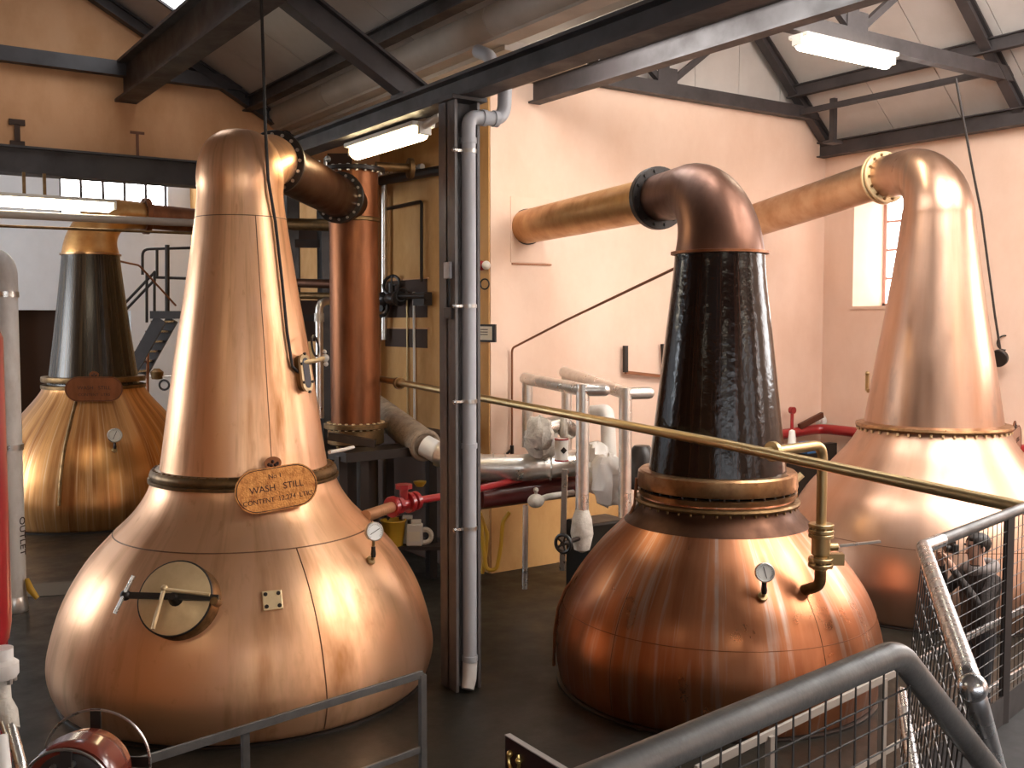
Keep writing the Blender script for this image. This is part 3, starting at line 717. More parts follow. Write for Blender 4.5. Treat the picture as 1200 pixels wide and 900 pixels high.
# ---- second still: black tarnished neck, brown swan neck
b2 = at(837, 796, z=0)
S2 = Still('pot_still', 'copper pot still with black tarnished neck and brown swan neck', (b2.x, b2.y),
           [(1.51, .02), (1.555, .06), (1.595, .32), (1.58, .58), (1.45, .96), (1.19, 1.33), (.94, 1.59), (.80, 1.73), (.745, 1.86), (.74, 1.90)],
           [(.69, 1.92), (.675, 2.10), (.60, 2.75), (.52, 3.45), (.455, 4.0), (.435, 4.26)], 'copper_streaked', 'black_tarnish')
t = S2.t; o = S2.o
MB().lathe([(S2.r(1.62 + .02 * k) + .003, 1.62 + .02 * k) for k in range(11)], o, 96).build('dark_band', 'copper_umber', t)  # darker brown band on the pot just below the collar
MB().lathe([(.74, 1.80), (.80, 1.81), (.81, 1.83), (.80, 1.85), (.74, 1.86)], o, 96).build('collar_lower', 'bronze', t)
MB().lathe([(.70, 1.87), (.765, 1.88), (.775, 1.93), (.74, 1.94)], o, 96).build('collar_middle', 'bronze_bright', t)
MB().lathe([(.70, 1.97), (.775, 1.96), (.785, 1.99), (.775, 2.11), (.755, 2.13), (.66, 2.13)], o, 96).build('collar', 'bronze_bright', t)
bolts(t, o + Vector((0, 0, 1.795)), (0, 0, 1), .775, 40, .012, .03, 'bronze')
bolts(t, o + Vector((0, 0, 1.95)), (0, 0, 1), .75, 36, .012, .04, 'black_iron')
MB().lathe([(.43, 4.245), (.475, 4.25), (.475, 4.275), (.43, 4.28)], o, 64).build('neck_ring', 'copper_dark', t)
w2 = at(617, 266, y=WY)
ld = Vector((w2.x - o.x, w2.y - o.y, 0)).normalized()
ZA = 4.93
pts = [o + Vector((0, 0, 4.27))]; rs = [.43]
for k in range(13):
    a = math.pi / 2 * k / 12
    pts.append(o + ld * (.66 * (1 - math.cos(a))) + Vector((0, 0, 4.29 + (ZA - 4.29) * math.sin(a)))); rs.append(.43 - .16 * k / 12)
pts.append(o + ld * 1.2 + Vector((0, 0, ZA))); rs.append(.25)
MB().tube(pts, rs, 48, cap=False).build('swan_neck', 'copper_brown', t)
fc = o + ld * 1.22 + Vector((0, 0, ZA))
flange(t, fc, ld, .34, .09, 'black_iron', 14, 'black_iron')
MB().tube([fc, Vector((w2.x, WY + .05, w2.z))], .24, 48).build('lyne_arm', 'copper_lyne', t)
MB().ring((w2.x, WY - .02, w2.z), ld, .2, .255, .05, 40).build('wall_collar', 'black_iron', t)
p, n = S2.hit(893, 700); gauge(t, p, n, .085, .12, 80)
for (a_px, z0, z1) in [(960, .1, 1.2), (722, .1, 1.2)]:
    p, n = S2.hit(a_px, 740); a0 = math.atan2(p.y - o.y, p.x - o.x)
    MB().tube([S2.pt(a0, z0 + (z1 - z0) * k / 20, .0) for k in range(21)], .004, 6).build('seam', 'seam', t)
MB().torus(o + Vector((0, 0, .78)), (0, 0, 1), S2.r(.78), .004, 120, 6).build('seam', 'copper_dark', t)
# hinged plate and bracket at the far side of the collar
p = at(932, 590, d=10.55)
MB().obox(p + Vector((0, 0, .02)), RT * .03 + FH * .03, Vector((0, 0, .28)), FH * .012 + RT * .004).build('side_plate', 'copper_lyne', t, smooth=0)
MB().tube([at(918, 577, d=10.5), at(940, 556, d=10.5)], .035, 10).build('bracket', 'brass_pale', t)
# copper capillary pipe that hugs the left flank of the pot and climbs the collar
pts = []
for (qx, qy) in [(650, 780), (651, 740), (655, 712), (664, 690), (682, 668), (712, 640), (736, 612), (745, 590), (747, 560)]:
    pts.append(at(qx - 1, qy, d=10.15))
tag(MB().tube(fillet(pts, .1, 4), .016, 8).build('capillary_pipe', 'rod_copper'), 'thin copper pipe following the left flank of the black necked still', 'pipe')

# ---- third still: pale dull copper with brass collar
b3 = at(1088, 696, z=0)
S3 = Still('pot_still', 'pale dull copper pot still with studded brass collar', (b3.x, b3.y),
           [(1.80, .02), (1.86, .06), (1.92, .34), (1.90, .60), (1.79, .98), (1.58, 1.36), (1.30, 1.68), (1.07, 1.94), (.95, 2.12), (.91, 2.22)],
           [(.86, 2.24), (.83, 2.42), (.73, 3.05), (.62, 3.70), (.52, 4.35), (.455, 4.85), (.44, 5.0)], 'copper_pale', 'copper_pale')
t = S3.t; o = S3.o
MB().lathe([(.86, 2.205), (.955, 2.21), (.965, 2.235), (.955, 2.265), (.85, 2.285)], o, 96).build('collar', 'bronze_bright', t)
bolts(t, o + Vector((0, 0, 2.19)), (0, 0, 1), .935, 44, .016, .04, 'brass_pale')
MB().torus(o + Vector((0, 0, .95)), (0, 0, 1), S3.r(.95), .005, 120, 6).build('seam', 'seam', t)
w3 = at(874, 262, y=WY); l3 = Vector((w3.x - o.x, w3.y - o.y, 0)).normalized()
ZB = 5.58
pts = [o + Vector((0, 0, 4.98))]; rs = [.442]
for k in range(13):
    a = math.pi / 2 * k / 12
    pts.append(o + l3 * (.62 * (1 - math.cos(a))) + Vector((0, 0, 5.0 + (ZB - 5.0) * math.sin(a)))); rs.append(.44 - .14 * k / 12)
pts.append(o + l3 * .95 + Vector((0, 0, ZB - .005))); rs.append(.285)
MB().tube(pts, rs, 48, cap=False).build('swan_neck', 'copper_pale', t)
fc = o + l3 * .97 + Vector((0, 0, ZB - .01)); adir = (w3 - fc).normalized()
for s in (0, .07): flange(t, fc + adir * s, adir, .36, .045, 'brass_pale', 14, 'bronze')
MB().tube([fc, w3 + adir * .2], .27, 48).build('lyne_arm', 'copper_dull', t)
p, n = S3.hit(1018, 458); MB().tube([p, p + n * .06, p + n * .06 + Vector((0, 0, .22))], .03, 10).ball(p + n * .06 + Vector((0, 0, .25)), .035, 10).build('side_valve', 'brass', t)
p, n = S3.hit(1170, 420)
MB().disc(p + n * .02, n, .13, .09, 24, .01).build('sight_glass', 'black_iron', t)
MB().tube([p + n * .02 + Vector((0, 0, .02)), p + n * .2 + Vector((0, 0, .02)), p + n * .55 + Vector((0, 0, .03))], [.02, .03, .035], 10).build('tap_arm', 'bare_steel', t)
MB().torus(p + n * .30 + Vector((0, 0, .18)), (FH + RT * .2), .11, .012, 30, 6).build('cable_loop', 'black_iron', t)
# name plate of the third still sits on the far right of the collar
p, n = S3.hit(1168, 515); d = Vector((p.x - o.x, p.y - o.y, 0)).normalized()
nameplate(t, at(1187, 521, d=13.1), RT * .80 - FH * .60, .78, .44, math.radians(8), [('WASH   STILL', .03, .085)], .07, 'copper_pale', True)
pts = []
for (qx, qy) in [(1141, 205), (1150, 250), (1158, 310), (1166, 370), (1172, 408)]:
    pts.append(at(qx, qy, d=13.45))
pts.insert(0, at(1120, 92, d=13.4))
tag(MB().tube(pts, .016, 8).build('hanging_cable', 'black_iron'), 'dark cable hanging from the lamp tie beam down the pale still neck', 'cable')

# ---- fourth still: in the room beyond the lintel
b4 = at(114, 602, z=0)
S4 = Still('pot_still', 'amber streaked copper still with olive black neck standing beyond the lintel', (b4.x, b4.y),
           [(1.82, .02), (1.88, .06), (1.94, .36), (1.92, .62), (1.82, 1.0), (1.60, 1.45), (1.29, 1.85), (1.04, 2.14), (.92, 2.30), (.88, 2.40)],
           [(.80, 2.42), (.77, 2.60), (.70, 3.1), (.60, 3.9), (.52, 4.6), (.50, 4.82)], 'copper_amber', 'olive_tarnish')
t = S4.t; o = S4.o
MB().lathe([(.78, 2.48), (.90, 2.49), (.91, 2.53), (.90, 2.58), (.76, 2.59)], o, 80).build('collar', 'bronze', t)
MB().lathe([(.80, 2.36), (.91, 2.37), (.91, 2.43), (.80, 2.44)], o, 80).build('collar_lower', 'bronze', t)
MB().lathe([(.49, 4.79), (.53, 4.80), (.53, 4.83), (.49, 4.84)], o, 64).build('neck_ring', 'bronze_bright', t)
l4 = Vector((1, 0.05, 0)).normalized(); ZC = 5.58
pts = [o + Vector((0, 0, 4.83))]; rs = [.495]
for k in range(13):
    a = math.pi / 2 * k / 12
    pts.append(o + l4 * (.62 * (1 - math.cos(a))) + Vector((0, 0, 4.85 + (ZC - 4.85) * math.sin(a)))); rs.append(.495 - .22 * k / 12)
pts.append(o + l4 * 1.0 + Vector((0, 0, ZC))); rs.append(.25)
MB().tube(pts, rs, 40, cap=False).build('swan_neck', 'copper_lyne', t)
flange(t, o + l4 * 1.02 + Vector((0, 0, ZC)), l4, .34, .10, 'copper_dark', 12, 'bronze')
MB().tube([o + l4 * 1.02 + Vector((0, 0, ZC)), o + l4 * 3.2 + Vector((0, 0, ZC - .08))], .235, 32).build('lyne_arm', 'copper_dark', t)
p, n = S4.hit(134, 528); gauge(t, p, n, .125, .13, 40)
d = Vector((EYE.x - o.x, EYE.y - o.y, 0)).normalized()
nameplate(t, o + d * 1.02 + Vector((0, 0, 2.40)), d, .95, .44, math.radians(-1), [('WASH   STILL', .02, .09), ('CONTENT  LTRS', -.10, .07)], .08, 'copper_dark')
p, n = S4.hit(48, 540)
MB().lathe([(.24, -.1), (.31, -.1), (.31, .1), (.28, .13), (0, .13)], o + Vector((-1.58, -.55, 1.35)), 32, Vector((-1, -.35, .4))).build('manhole', 'bronze', t)
a0 = math.atan2(-1, -.35)
MB().tube([S4.pt(math.atan2(p.y - o.y, p.x - o.x) + .22, .5 + 1.8 * k / 14, .002) for k in range(15)], .03, 6).build('strap', 'bronze', t)

# ================================================================== CONDENSER AND THE RECESS
t = thing('condenser', 'tall dark copper condenser column joined to the lyne arm', 'condenser', (CX, CY, 0))
c0 = Vector((CX, CY, 0)); RC = .335
zt = at(417, 200, d=14.0).z; zb = at(417, 498, d=14.0).z; zm_ = at(417, 258, d=14.0).z
MB().lathe([(0, zb), (RC, zb), (RC, zm_ - .03)], c0, 56).build('shell', 'copper_dark', t)
MB().lathe([(RC, zm_ - .03), (RC + .02, zm_ - .02), (RC + .02, zm_ + .02), (RC, zm_ + .03)], c0, 56).build('belt', 'bronze', t)
MB().lathe([(RC, zm_ + .03), (RC - .005, zt), (0, zt)], c0, 56).build('head', 'copper_dark', t)
flange(t, c0 + Vector((0, 0, zt)), (0, 0, 1), RC + .09, .06, 'black_iron', 20, 'bare_steel', 'top_flange')
flange(t, c0 + Vector((0, 0, zb)), (0, 0, 1), RC + .10, .07, 'bronze', 24, 'brass_pale', 'bottom_flange')
MB().lathe([(RC + .02, zb - .26), (RC + .05, zb - .24), (RC + .05, zb - .05), (RC, zb - .03)], c0, 40).build('skirt', 'bronze', t)
MB().lathe([(0, 0), (.30, 0), (.30, zb - .5), (.2, zb - .26), (0, zb - .26)], c0, 32).build('lower_vessel', 'black_iron', t)
for a in range(6):
    q = c0 + Vector((math.cos(a * 1.047) * .26, math.sin(a * 1.047) * .26, zb - .36)); MB().tube([q, q + Vector((0, 0, .1))], .03, 8).build('foot', 'bronze', t)
MB().tube([f2, f3], .255, 32).build('inlet', 'copper_umber', t)
# taps on top of the condenser
q = c0 + Vector((0, 0, zt)) - RT * .45 - FH * .1
MB().tube([q + Vector((0, 0, -.25)), q + Vector((0, 0, .12))], .03, 10).tube([q + RT * .09 + Vector((0, 0, -.25)), q + RT * .09 + Vector((0, 0, .15))], .025, 10).tube([q - RT * .12 + Vector((0, 0, .02)), q + RT * .5 + Vector((0, 0, .02))], .03, 10).ball(q - RT * .1 + Vector((0, 0, .06)), .05, 8).ball(q + RT * .12 + Vector((0, 0, .14)), .045, 8).build('vent_taps', 'bare_steel', t)
MB().tube([c0 + RT * .3 + Vector((0, 0, zt + .06)), c0 + RT * .75 + FH * .2 + Vector((0, 0, zt + .06))], .06, 12).disc(c0 + RT * .75 + FH * .2 + Vector((0, 0, zt + .06)), (RT + FH * .4), .14, .06, 20).build('side_branch', 'bronze', t)

def pipe(name, label, pts, r, m, cat='pipe', rad=.12, group=None, n=14, parts=None):
    pts = fillet(pts, rad, 6) if len(pts) > 2 else pts
    if parts is None:
        return tag(MB().tube(pts, r, n).build(name, m), label, cat, group)
xs = SX - .07
A_ = lambda px, py, off=.07: at(px, py, x=SX - off)
pipe('riser_pipe', 'pale vertical pipe with white sleeve on the orange recess wall', [A_(450, 398, .12), A_(450, 205, .12), A_(495, 195, .12)], .045, 'cladding')
pipe('square_pipe', 'black square pipe loop fixed on the orange recess wall', [A_(452, 245), A_(494, 236), A_(494, 330)], .028, 'black_iron', rad=.05, n=4)
pipe('slim_pipe', 'slim white pipe running down the orange recess wall', [A_(485, 342, .03), A_(486, 500, .03)], .020, 'white_plastic')
pipe('slim_pipe', 'slim dull pipe left of the slim white pipe', [A_(477, 352, .03), A_(478, 500, .03)], .016, 'brass')
pipe('upper_duct', 'dark duct crossing the recess wall below the warm lamp', [A_(446, 212, .2), A_(525, 198, .2)], .075, 'black_iron')
# flat dark sheets on the orange wall; shade of the openings is their colour
for k, (a, b_) in enumerate([((452, 330), (501, 372)), ((452, 385), (501, 408))]):
    p, q = at(a[0], a[1], x=SX), at(b_[0], b_[1], x=SX)
    nb = MB().box((SX - .012, q.y, q.z), (SX + .01, p.y, p.z)).build('niche_shade', 'recess_dark', ws, smooth=0)
    MB().box((SX - .03, q.y - .05, p.z), (SX - .0, p.y, p.z + .02)).build('niche_edge', 'plaster_orange', ws, smooth=0)
# black valve cluster
v = A_(459, 350, .16); t = thing('valve_cluster', 'black iron steam valve with handwheels on the recess wall', 'valve', v)
MB().lathe([(0, -.28), (.12, -.28), (.12, -.2), (.07, -.14), (.11, 0), (.07, .14), (.12, .2), (.12, .28), (0, .28)], v, 20, (0, 1, 0)).build('body', 'black_iron', t)
MB().tube([v, v + Vector((0, 0, .25))], .05, 12).build('bonnet', 'black_iron', t)
w1 = v + Vector((0, 0, .22)); MB().torus(w1, (-1, -.6, .3), .15, .025, 28, 8).tube([w1 - Vector((0, .15, 0)), w1 + Vector((0, .15, 0))], .014, 6).tube([w1 - Vector((0, 0, .14)), w1 + Vector((0, 0, .14))], .014, 6).build('handwheel', 'black_iron', t)
w1 = v + Vector((-.05, .28, -.15)); MB().torus(w1, (-1, -.6, .1), .13, .03, 28, 8).disc(w1, (-1, -.6, .1), .06, .06, 16).build('handwheel', 'black_iron', t)
MB().tube([v + Vector((0, .5, .05)), v + Vector((0, -1.15, .02))], .045, 12).build('pipe', 'black_iron', t)
w1 = v + Vector((-.05, -.45, .05)); MB().torus(w1, (-1, -.6, .1), .10, .012, 24, 6).build('ring', 'black_iron', t)
MB().box((v.x - .02, v.y - 1.1, v.z - .12), (v.x + .12, v.y - .75, v.z + .08)).build('junction', 'black_iron', t, smooth=0)
# pipes and dark frame behind the first still, left of the condenser
fr_ = thing('pipe_rack', 'dark steel pipe rack between the polished still and the condenser', 'rack', at(355, 520, d=15.6))
for px_0 in (341, 381):
    q = at(px_0, 300, d=15.4); MB().box((q.x - .09, q.y - .09, 0), (q.x + .09, q.y + .09, 5.6)).build('post', 'dark_steel', fr_, smooth=0)
for py_0, th in ((285, .12), (372, .10), (452, .12)):
    q, q2 = at(322, py_0, d=15.4), at(400, py_0 + 1, d=15.4); MB().bar(q, q2, .12, th).build('rail', 'dark_steel', fr_, smooth=0)
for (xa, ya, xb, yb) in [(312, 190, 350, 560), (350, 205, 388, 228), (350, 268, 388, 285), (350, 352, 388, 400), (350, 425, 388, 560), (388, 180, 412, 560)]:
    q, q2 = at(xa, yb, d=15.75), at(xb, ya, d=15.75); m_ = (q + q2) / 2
    MB().obox(m_, RT * abs((q2 - q).dot(RT)) / 2, FH * .02, Vector((0, 0, abs(q2.z - q.z) / 2))).build('shade_panel', 'recess_dark', fr_, smooth=0)  # dark sheets added to stand for the shade behind the rack
pipe('cross_pipe', 'brown horizontal pipe behind the still just under the lyne arm', [at(318, 262, d=15.0), at(392, 264, d=14.6)], .085, 'bronze')
pipe('cross_pipe', 'rusty horizontal pipe ending beside the condenser shell', [at(330, 331, d=15.0), at(392, 333, d=14.6)], .065, 'copper_brown')
pipe('cross_pipe', 'dark lower horizontal pipe beside the condenser shell', [at(330, 346, d=15.0), at(392, 347, d=14.6)], .05, 'bronze')
pipe('standpipe', 'grey standpipe with white cuff left of the condenser', [at(392, 352, d=14.5), at(374, 354, d=14.3), at(375, 490, d=14.3)], .055, 'cladding', rad=.25)
q = at(374, 372, d=14.28); tag(MB().tube([q - Vector((0, 0, .06)), q + Vector((0, 0, .06))], .068, 14).build('pipe_cuff', 'white_plastic'), 'white cuff around the grey standpipe', 'cuff')
# floor standing dark tank, pump frame and added shade screen in the recess
q = at(470, 585, d=14.4)
t = thing('machine_stand', 'dark machinery frame under the condenser', 'frame', (q.x, q.y, 0))
for i, (px_0, d0) in enumerate([(400, 13.2), (425, 13.3), (455, 14.2), (505, 14.2)]):
    q = at(px_0, 560, d=d0); MB().box((q.x - .06, q.y - .06, 0), (q.x + .06, q.y + .06, 1.85)).build('leg', 'black_iron', t, smooth=0)
q, q2 = at(395, 555, d=13.2), at(520, 560, d=14.2)
MB().bar(Vector((q.x, q.y, 1.85)), Vector((q2.x, q2.y, 1.85)), .5, .12).build('beam', 'black_iron', t, smooth=0)
q = at(400, 515, d=13.5); MB().bar(at(385, 511, d=13.3), at(440, 520, d=13.3), .1, .1).build('cross_bar', 'black_iron', t, smooth=0)
q, q2 = at(520, 655, d=14.2), at(440, 645, d=14.2)
MB().bar(Vector((q.x, q.y, .48)), Vector((q2.x, q2.y, .48)), .6, .05).build('shelf', 'dark_steel', t, smooth=0)
tag(MB().box((SX - .32, 12.95, 0), (SX - .02, 15.3, 1.95)).build('shade_screen', 'recess_dark', smooth=0, bevel=.02), 'added dark shade cupboard along the foot of the orange recess wall', 'screen')  # dark box added where the foot of the recess lies in shade
# insulated duct with silver end that passes behind the column
t = thing('insulated_duct', 'large insulated duct with bare aluminium section passing behind the column', 'duct', at(560, 560, d=13.4))
a_, b_ = at(440, 478, d=15.2), at(498, 522, d=13.6)
MB().tube([a_, b_], [.20, .21], 28).build('wrap', 'lagging_brown', t)
MB().tube([b_, at(514, 531, d=13.5)], .145, 24).build('sleeve', 'white_plastic', t)
MB().torus(b_, (b_ - a_), .19, .035, 28, 8).build('cuff', 'lagging_brown', t)
MB().tube(fillet([at(514, 531, d=13.5), at(563, 548, d=13.3), at(612, 548, d=13.3), at(690, 541, d=13.7)], .3, 8), .175, 28).build('pipe', 'cladding', t)
for px_0 in (578, 592, 645): MB().ring(at(px_0, 547, d=13.32), RT + FH * .05, .165, .181, .02, 28).build('joint', 'bare_steel', t)
# maroon header under it
pipe('header_pipe', 'dark maroon header pipe below the aluminium duct', [at(560, 581, d=13.3), at(676, 566, d=14.0)], .19, 'maroon_paint')
pipe('lagged_branch', 'thin white lagged branch pipe with grey wrapped end', [at(625, 588, d=13.0), at(642, 582, d=13.1), at(672, 577, d=13.3)], .04, 'white_paint')
q = at(628, 587, d=12.95); tag(MB().ball(q, .10, 14, (1.15, 1, .9)).tube([q, q + Vector((0, 0, .13))], .02, 8).ball(q + Vector((0, 0, .14)), .035, 8).build('wrapped_valve', 'jacket'), 'small valve wrapped in grey jacket on the white branch', 'valve')

# ================================================================== LAGGED PIPES IN FRONT OF THE PINK WALL
def lagged(label, pts, r, stub, foot):
    t = thing('lagged_pipe', label, 'pipe', Vector((pts[-1].x, pts[-1].y, pts[-1].z)), 'aluminium clad pipe frames')
    MB().tube([pts[0], pts[1]], r * .92, 18).build('riser', 'cladding', t)
    d = (pts[2] - pts[1]).normalized()
    MB().tube([pts[1] - d * r, pts[2] + d * r * .5], r, 18).build('cross_pipe', 'cladding', t)
    MB().tube([pts[2] + Vector((0, 0, r * .9)), pts[3]], r, 18).build('dropper', 'cladding', t)
    e = pts[2] + stub; MB().tube([pts[2], e], r * .95, 18).build('stub', 'cladding', t); MB().ball(e, r * .93, 14).build('end_cap', 'cladding', t)
    if foot: MB().lathe([(r * 1.0, .12), (r * 1.5, .0), (r * 1.75, -.18), (r * 1.2, -.38), (.02, -.42)], pts[3], 16).build('foot_jacket', 'jacket', t)
    return t
lagged('clad pipe frame with its dropper ending in a soft jacket and handwheel', [at(618, 524, d=14.2), at(618, 444, d=14.2), at(683, 457, d=12.5), at(682, 608, d=12.5)], .082, RT * .26 + Vector((0, 0, .0)) - FH * .02, True)
lagged('clad pipe frame standing closest to the black necked still', [at(664, 560, d=14.3), at(664, 437, d=14.3), at(733, 461, d=12.6), at(732, 606, d=12.6)], .08, RT * .30 + FH * .1, False)
q = at(660, 637, d=12.1)
t = thing('handwheel_valve', 'black spoked handwheel below the jacketed dropper', 'valve', q)
MB().torus(q, (-.7 * RT - FH), .105, .022, 28, 8).build('wheel', 'black_rubber', t)
x, y, n = frame(-(.7 * RT + FH)); sp = MB()
for k in range(5):
    a = k * 2 * math.pi / 5; sp.tube([q, q + (x * math.cos(a) + y * math.sin(a)) * .1], .014, 6)
sp.disc(q, n, .03, .05, 12).build('spokes', 'black_rubber', t)
MB().tube([q, q - n * .35], .03, 10).build('spindle', 'black_iron', t)
pipe('support_post', 'slim grey post under the white lagged branch', [at(616, 592, d=12.7), at(615, 690, d=12.7)], .035, 'bare_steel', 'post')
pipe('support_post', 'taller grey angle post beside the clad dropper', [at(662, 550, d=12.9), at(659, 668, d=12.9)], .048, 'bare_steel', 'post', n=4)
# jacketed pump fittings
def lump(name, label, c, r, sc, m='jacket', cat='valve jacket'):
    b = MB().ball((0, 0, 0), r, 18)
    for i, p in enumerate(b.v):
        k = 1 + .16 * math.sin(7 * p.x / r + i * .3) * math.cos(5 * p.z / r) + .06 * random.uniform(-1, 1)
        b.v[i] = Vector((p.x * sc[0] * k, p.y * sc[1] * k, p.z * sc[2] * k)) + Vector(c)
    return tag(b.build(name, m), label, cat, 'insulation jackets on the pipework')
lump('insulation_jacket', 'grey jacket around the elbow above the aluminium duct', at(634, 518, d=13.3), .24, (1, 1, .9))
lump('insulation_jacket', 'round white end jacket beside the red rimmed label drum', at(632, 507, d=13.0), .20, (.8, 1, 1.1))
lump('insulation_jacket', 'large crumpled white jacket between the two clad droppers', at(713, 563, d=12.9), .27, (.85, .9, 1.25), 'white_paint')
lump('insulation_jacket', 'small crumpled jacket hanging left of the large white one', at(695, 559, d=13.0), .16, (.9, 1, 1.3))
lump('insulation_jacket', 'upper round jacket behind the first clad dropper', at(700, 537, d=13.2), .20, (.8, .8, 1.1), 'white_paint')
pipe('clad_elbow', 'short shiny clad pipe elbow with coloured sheen', [at(632, 503, d=13.2), at(656, 497, d=13.4), at(668, 505, d=13.6)], .125, 'bare_steel')
tag(MB().torus(at(660, 499, d=13.4), RT, .13, .05, 28, 8).build('jacket_cuff', 'jacket'), 'ring shaped cuff on the shiny clad elbow', 'cuff')
q = at(658, 527, d=12.9)
t = thing('label_drum', 'small white drum with red rims and black diamond mark', 'drum', q - Vector((0, 0, .14)))
MB().lathe([(0, -.14), (.085, -.14), (.085, .14), (0, .14)], q, 24).build('body', 'white_plastic', t)
for z in (-.135, .135): MB().torus(q + Vector((0, 0, z)), (0, 0, 1), .083, .012, 24, 6).build('rim', 'red_paint', t)
n = (EYE - q); n.z = 0; n.normalize(); n = (n + RT * .35).normalized(); x, y, _ = frame(n)
MB().obox(q + n * .083, (x + y) * .022, (x - y) * .022, n * .004).build('diamond_mark', 'black_iron', t, smooth=0)
pipe('plastic_pipe', 'white plastic pipe with black print beside the clad droppers', [at(712, 490, d=13.4), at(715, 560, d=13.4)], .10, 'white_plastic')
pipe('white_elbow', 'white painted pipe elbow high behind the clad droppers', [at(692, 483, d=14.0), at(712, 481, d=13.7), at(713, 500, d=13.6)], .09, 'white_paint')
q = at(723, 571, d=12.7); tag(MB().tube([at(735, 547, d=13.0), at(735, 600, d=13.0)], .0001, 4).build('x', 'black_iron') if False else MB().disc(at(720, 548, d=13.3), -FH, .10, .03, 24).build('round_plate', 'white_paint'), 'round white plate behind the second clad dropper', 'plate')
tag(MB().box((at(700, 640, d=13.6).x - .35, at(700, 640, d=13.6).y - .25, 0), (at(700, 640, d=13.6).x + .35, at(700, 640, d=13.6).y + .25, .95)).build('pump_plinth', 'floor_dark', smooth=0, bevel=.03), 'grey concrete plinth behind the jacketed pipes', 'plinth')
tag(MB().lathe([(0, 0), (.16, 0), (.18, .05), (.18, .45), (.1, .55), (0, .55)], at(752, 545, d=13.0) - Vector((0, 0, .3)), 24).build('dark_drum', 'black_iron'), 'dark drum partly hidden behind the black necked still', 'drum')
# wall bracket, hand-bent copper pipe, small wall fittings
q0 = at(729, 405, y=WY); q1 = at(729, 436, y=WY); q2 = at(775, 441, y=WY); q3 = at(773, 403, y=WY); off = Vector((0, -.08, 0))
t = thing('wall_bracket', 'dark steel U shaped bracket fixed on the pink wall', 'bracket', q1)
MB().bar(q0 + off, q1 + off, .06, .06).build('arm', 'black_iron', t, smooth=0); MB().bar(q3 + off, q2 + off, .06, .06).build('arm', 'black_iron', t, smooth=0); MB().bar(q1 + off, q2 + off, .05, .05).build('cross_bar', 'rod_copper', t, smooth=0)
pipe('copper_capillary', 'thin copper pipe rising from the pink wall to the black still neck', [at(600, 522, y=WY - .05), at(600, 408, y=WY - .05), at(664, 375, d=13.2), at(796, 312, d=10.4)], .016, 'rod_copper', rad=.1)
q = at(600, 522, y=WY - .06); tag(MB().tube([q, q - Vector((0, 0, .12))], .028, 8).bar(q - Vector((0, 0, .05)), q - Vector((.14, .02, .14)), .02, .03).build('wall_tap', 'black_iron'), 'small black tap at the foot of the thin copper pipe', 'tap')
tag(MB().bar(at(600, 309, y=WY - .01), at(646, 310.5, y=WY - .01), .02, .02).build('wall_conduit', 'rod_copper', smooth=0), 'short rust coloured conduit on the pink wall below the lyne arm', 'conduit')
# framed notice, alarm and hook on the orange wall edge
p, q = at(565, 380, x=SX - .02), at(575, 401, x=SX - .02)
t = thing('framed_notice', 'small framed notice on the orange wall edge beside the column', 'notice', (SX, (p.y + q.y) / 2, q.z))
MB().box((SX - .03, q.y - .12, q.z), (SX, p.y + .30, p.z)).build('frame', 'black_iron', t, smooth=0)
MB().box((SX - .035, q.y - .05, q.z + .03), (SX - .03, p.y + .24, p.z - .03)).build('sheet', 'paper', t, smooth=0)
for k in range(3): MB().box((SX - .037, q.y + .05, q.z + .10 + .035 * k), (SX - .034, p.y + .02, q.z + .112 + .035 * k)).build('print_line', 'engraving', t, smooth=0)
q = at(568, 311, x=SX - .06) + Vector((0, .02, 0))
t = thing('alarm_button', 'small red and white alarm button with hanging loop', 'alarm', q)
MB().ball(q + Vector((0, .06, 0)), .07, 14).build('red_cap', 'red_paint', t); MB().ball(q - Vector((0, .06, 0)), .062, 14).build('white_cap', 'white_plastic', t)
MB().torus(q - Vector((0, .02, .26)), (-1, -.5, 0), .07, .012, 24, 6).build('loop', 'black_iron', t)
# yellow hoses on the wall by the floor
q = [(563, 604), (566, 640), (570, 668), (582, 668), (587, 640), (589, 612), (597, 600)]
t = thing('yellow_hose', 'yellow rubber hose looped on the orange wall near the floor', 'hose', at(575, 672, d=13.8))
MB().tube(fillet([at(a, b_, d=13.6) for a, b_ in q], .2, 4), .028, 10).build('loop', 'yellow_plastic', t)
MB().tube(fillet([at(a, b_, d=13.65) for a, b_ in [(562, 600), (571, 625), (569, 650), (565, 672)]], .2, 4), .026, 10).build('tail', 'yellow_plastic', t)
# red valve and pipe entering the first still
t = thing('red_valve', 'red painted valve and feed pipe entering the polished still', 'valve', at(480, 600, d=11.7))
a_, b_, c_ = S1.hit(428, 605)[0], at(460, 594, d=11.4), at(497, 584, d=11.8)
MB().tube([a_, b_], .062, 18).build('copper_pipe', 'copper_polished', t)
ax = (c_ - b_).normalized()
for s, r in ((0, .12), (.10, .10), (.26, .12), (.36, .11)): MB().disc(b_ + ax * s, ax, r, .06, 6 if s == .10 else 20, .006).build('flange', 'red_paint', t)
MB().tube([b_, b_ + ax * .4], [.07, .07], 16).build('body', 'red_paint', t)
MB().tube([b_ + ax * .18, b_ + ax * .18 + Vector((0, 0, .2))], .05, 12).disc(b_ + ax * .18 + Vector((0, 0, .2)), (0, 0, 1), .1, .05, 8).build('bonnet', 'red_paint', t)
MB().tube([b_ + ax * .3, at(540, 578, d=12.4), at(680, 545, d=14.6)], .045, 14).build('feed_pipe', 'red_paint', t)
# lever with white grip beside the collar of the first still
pipe('white_lever', 'bent white lever beside the polished still collar', [at(386, 530, d=10.9), at(402, 527, d=11.2), at(414, 524, d=11.4)], .020, 'white_plastic', 'lever')
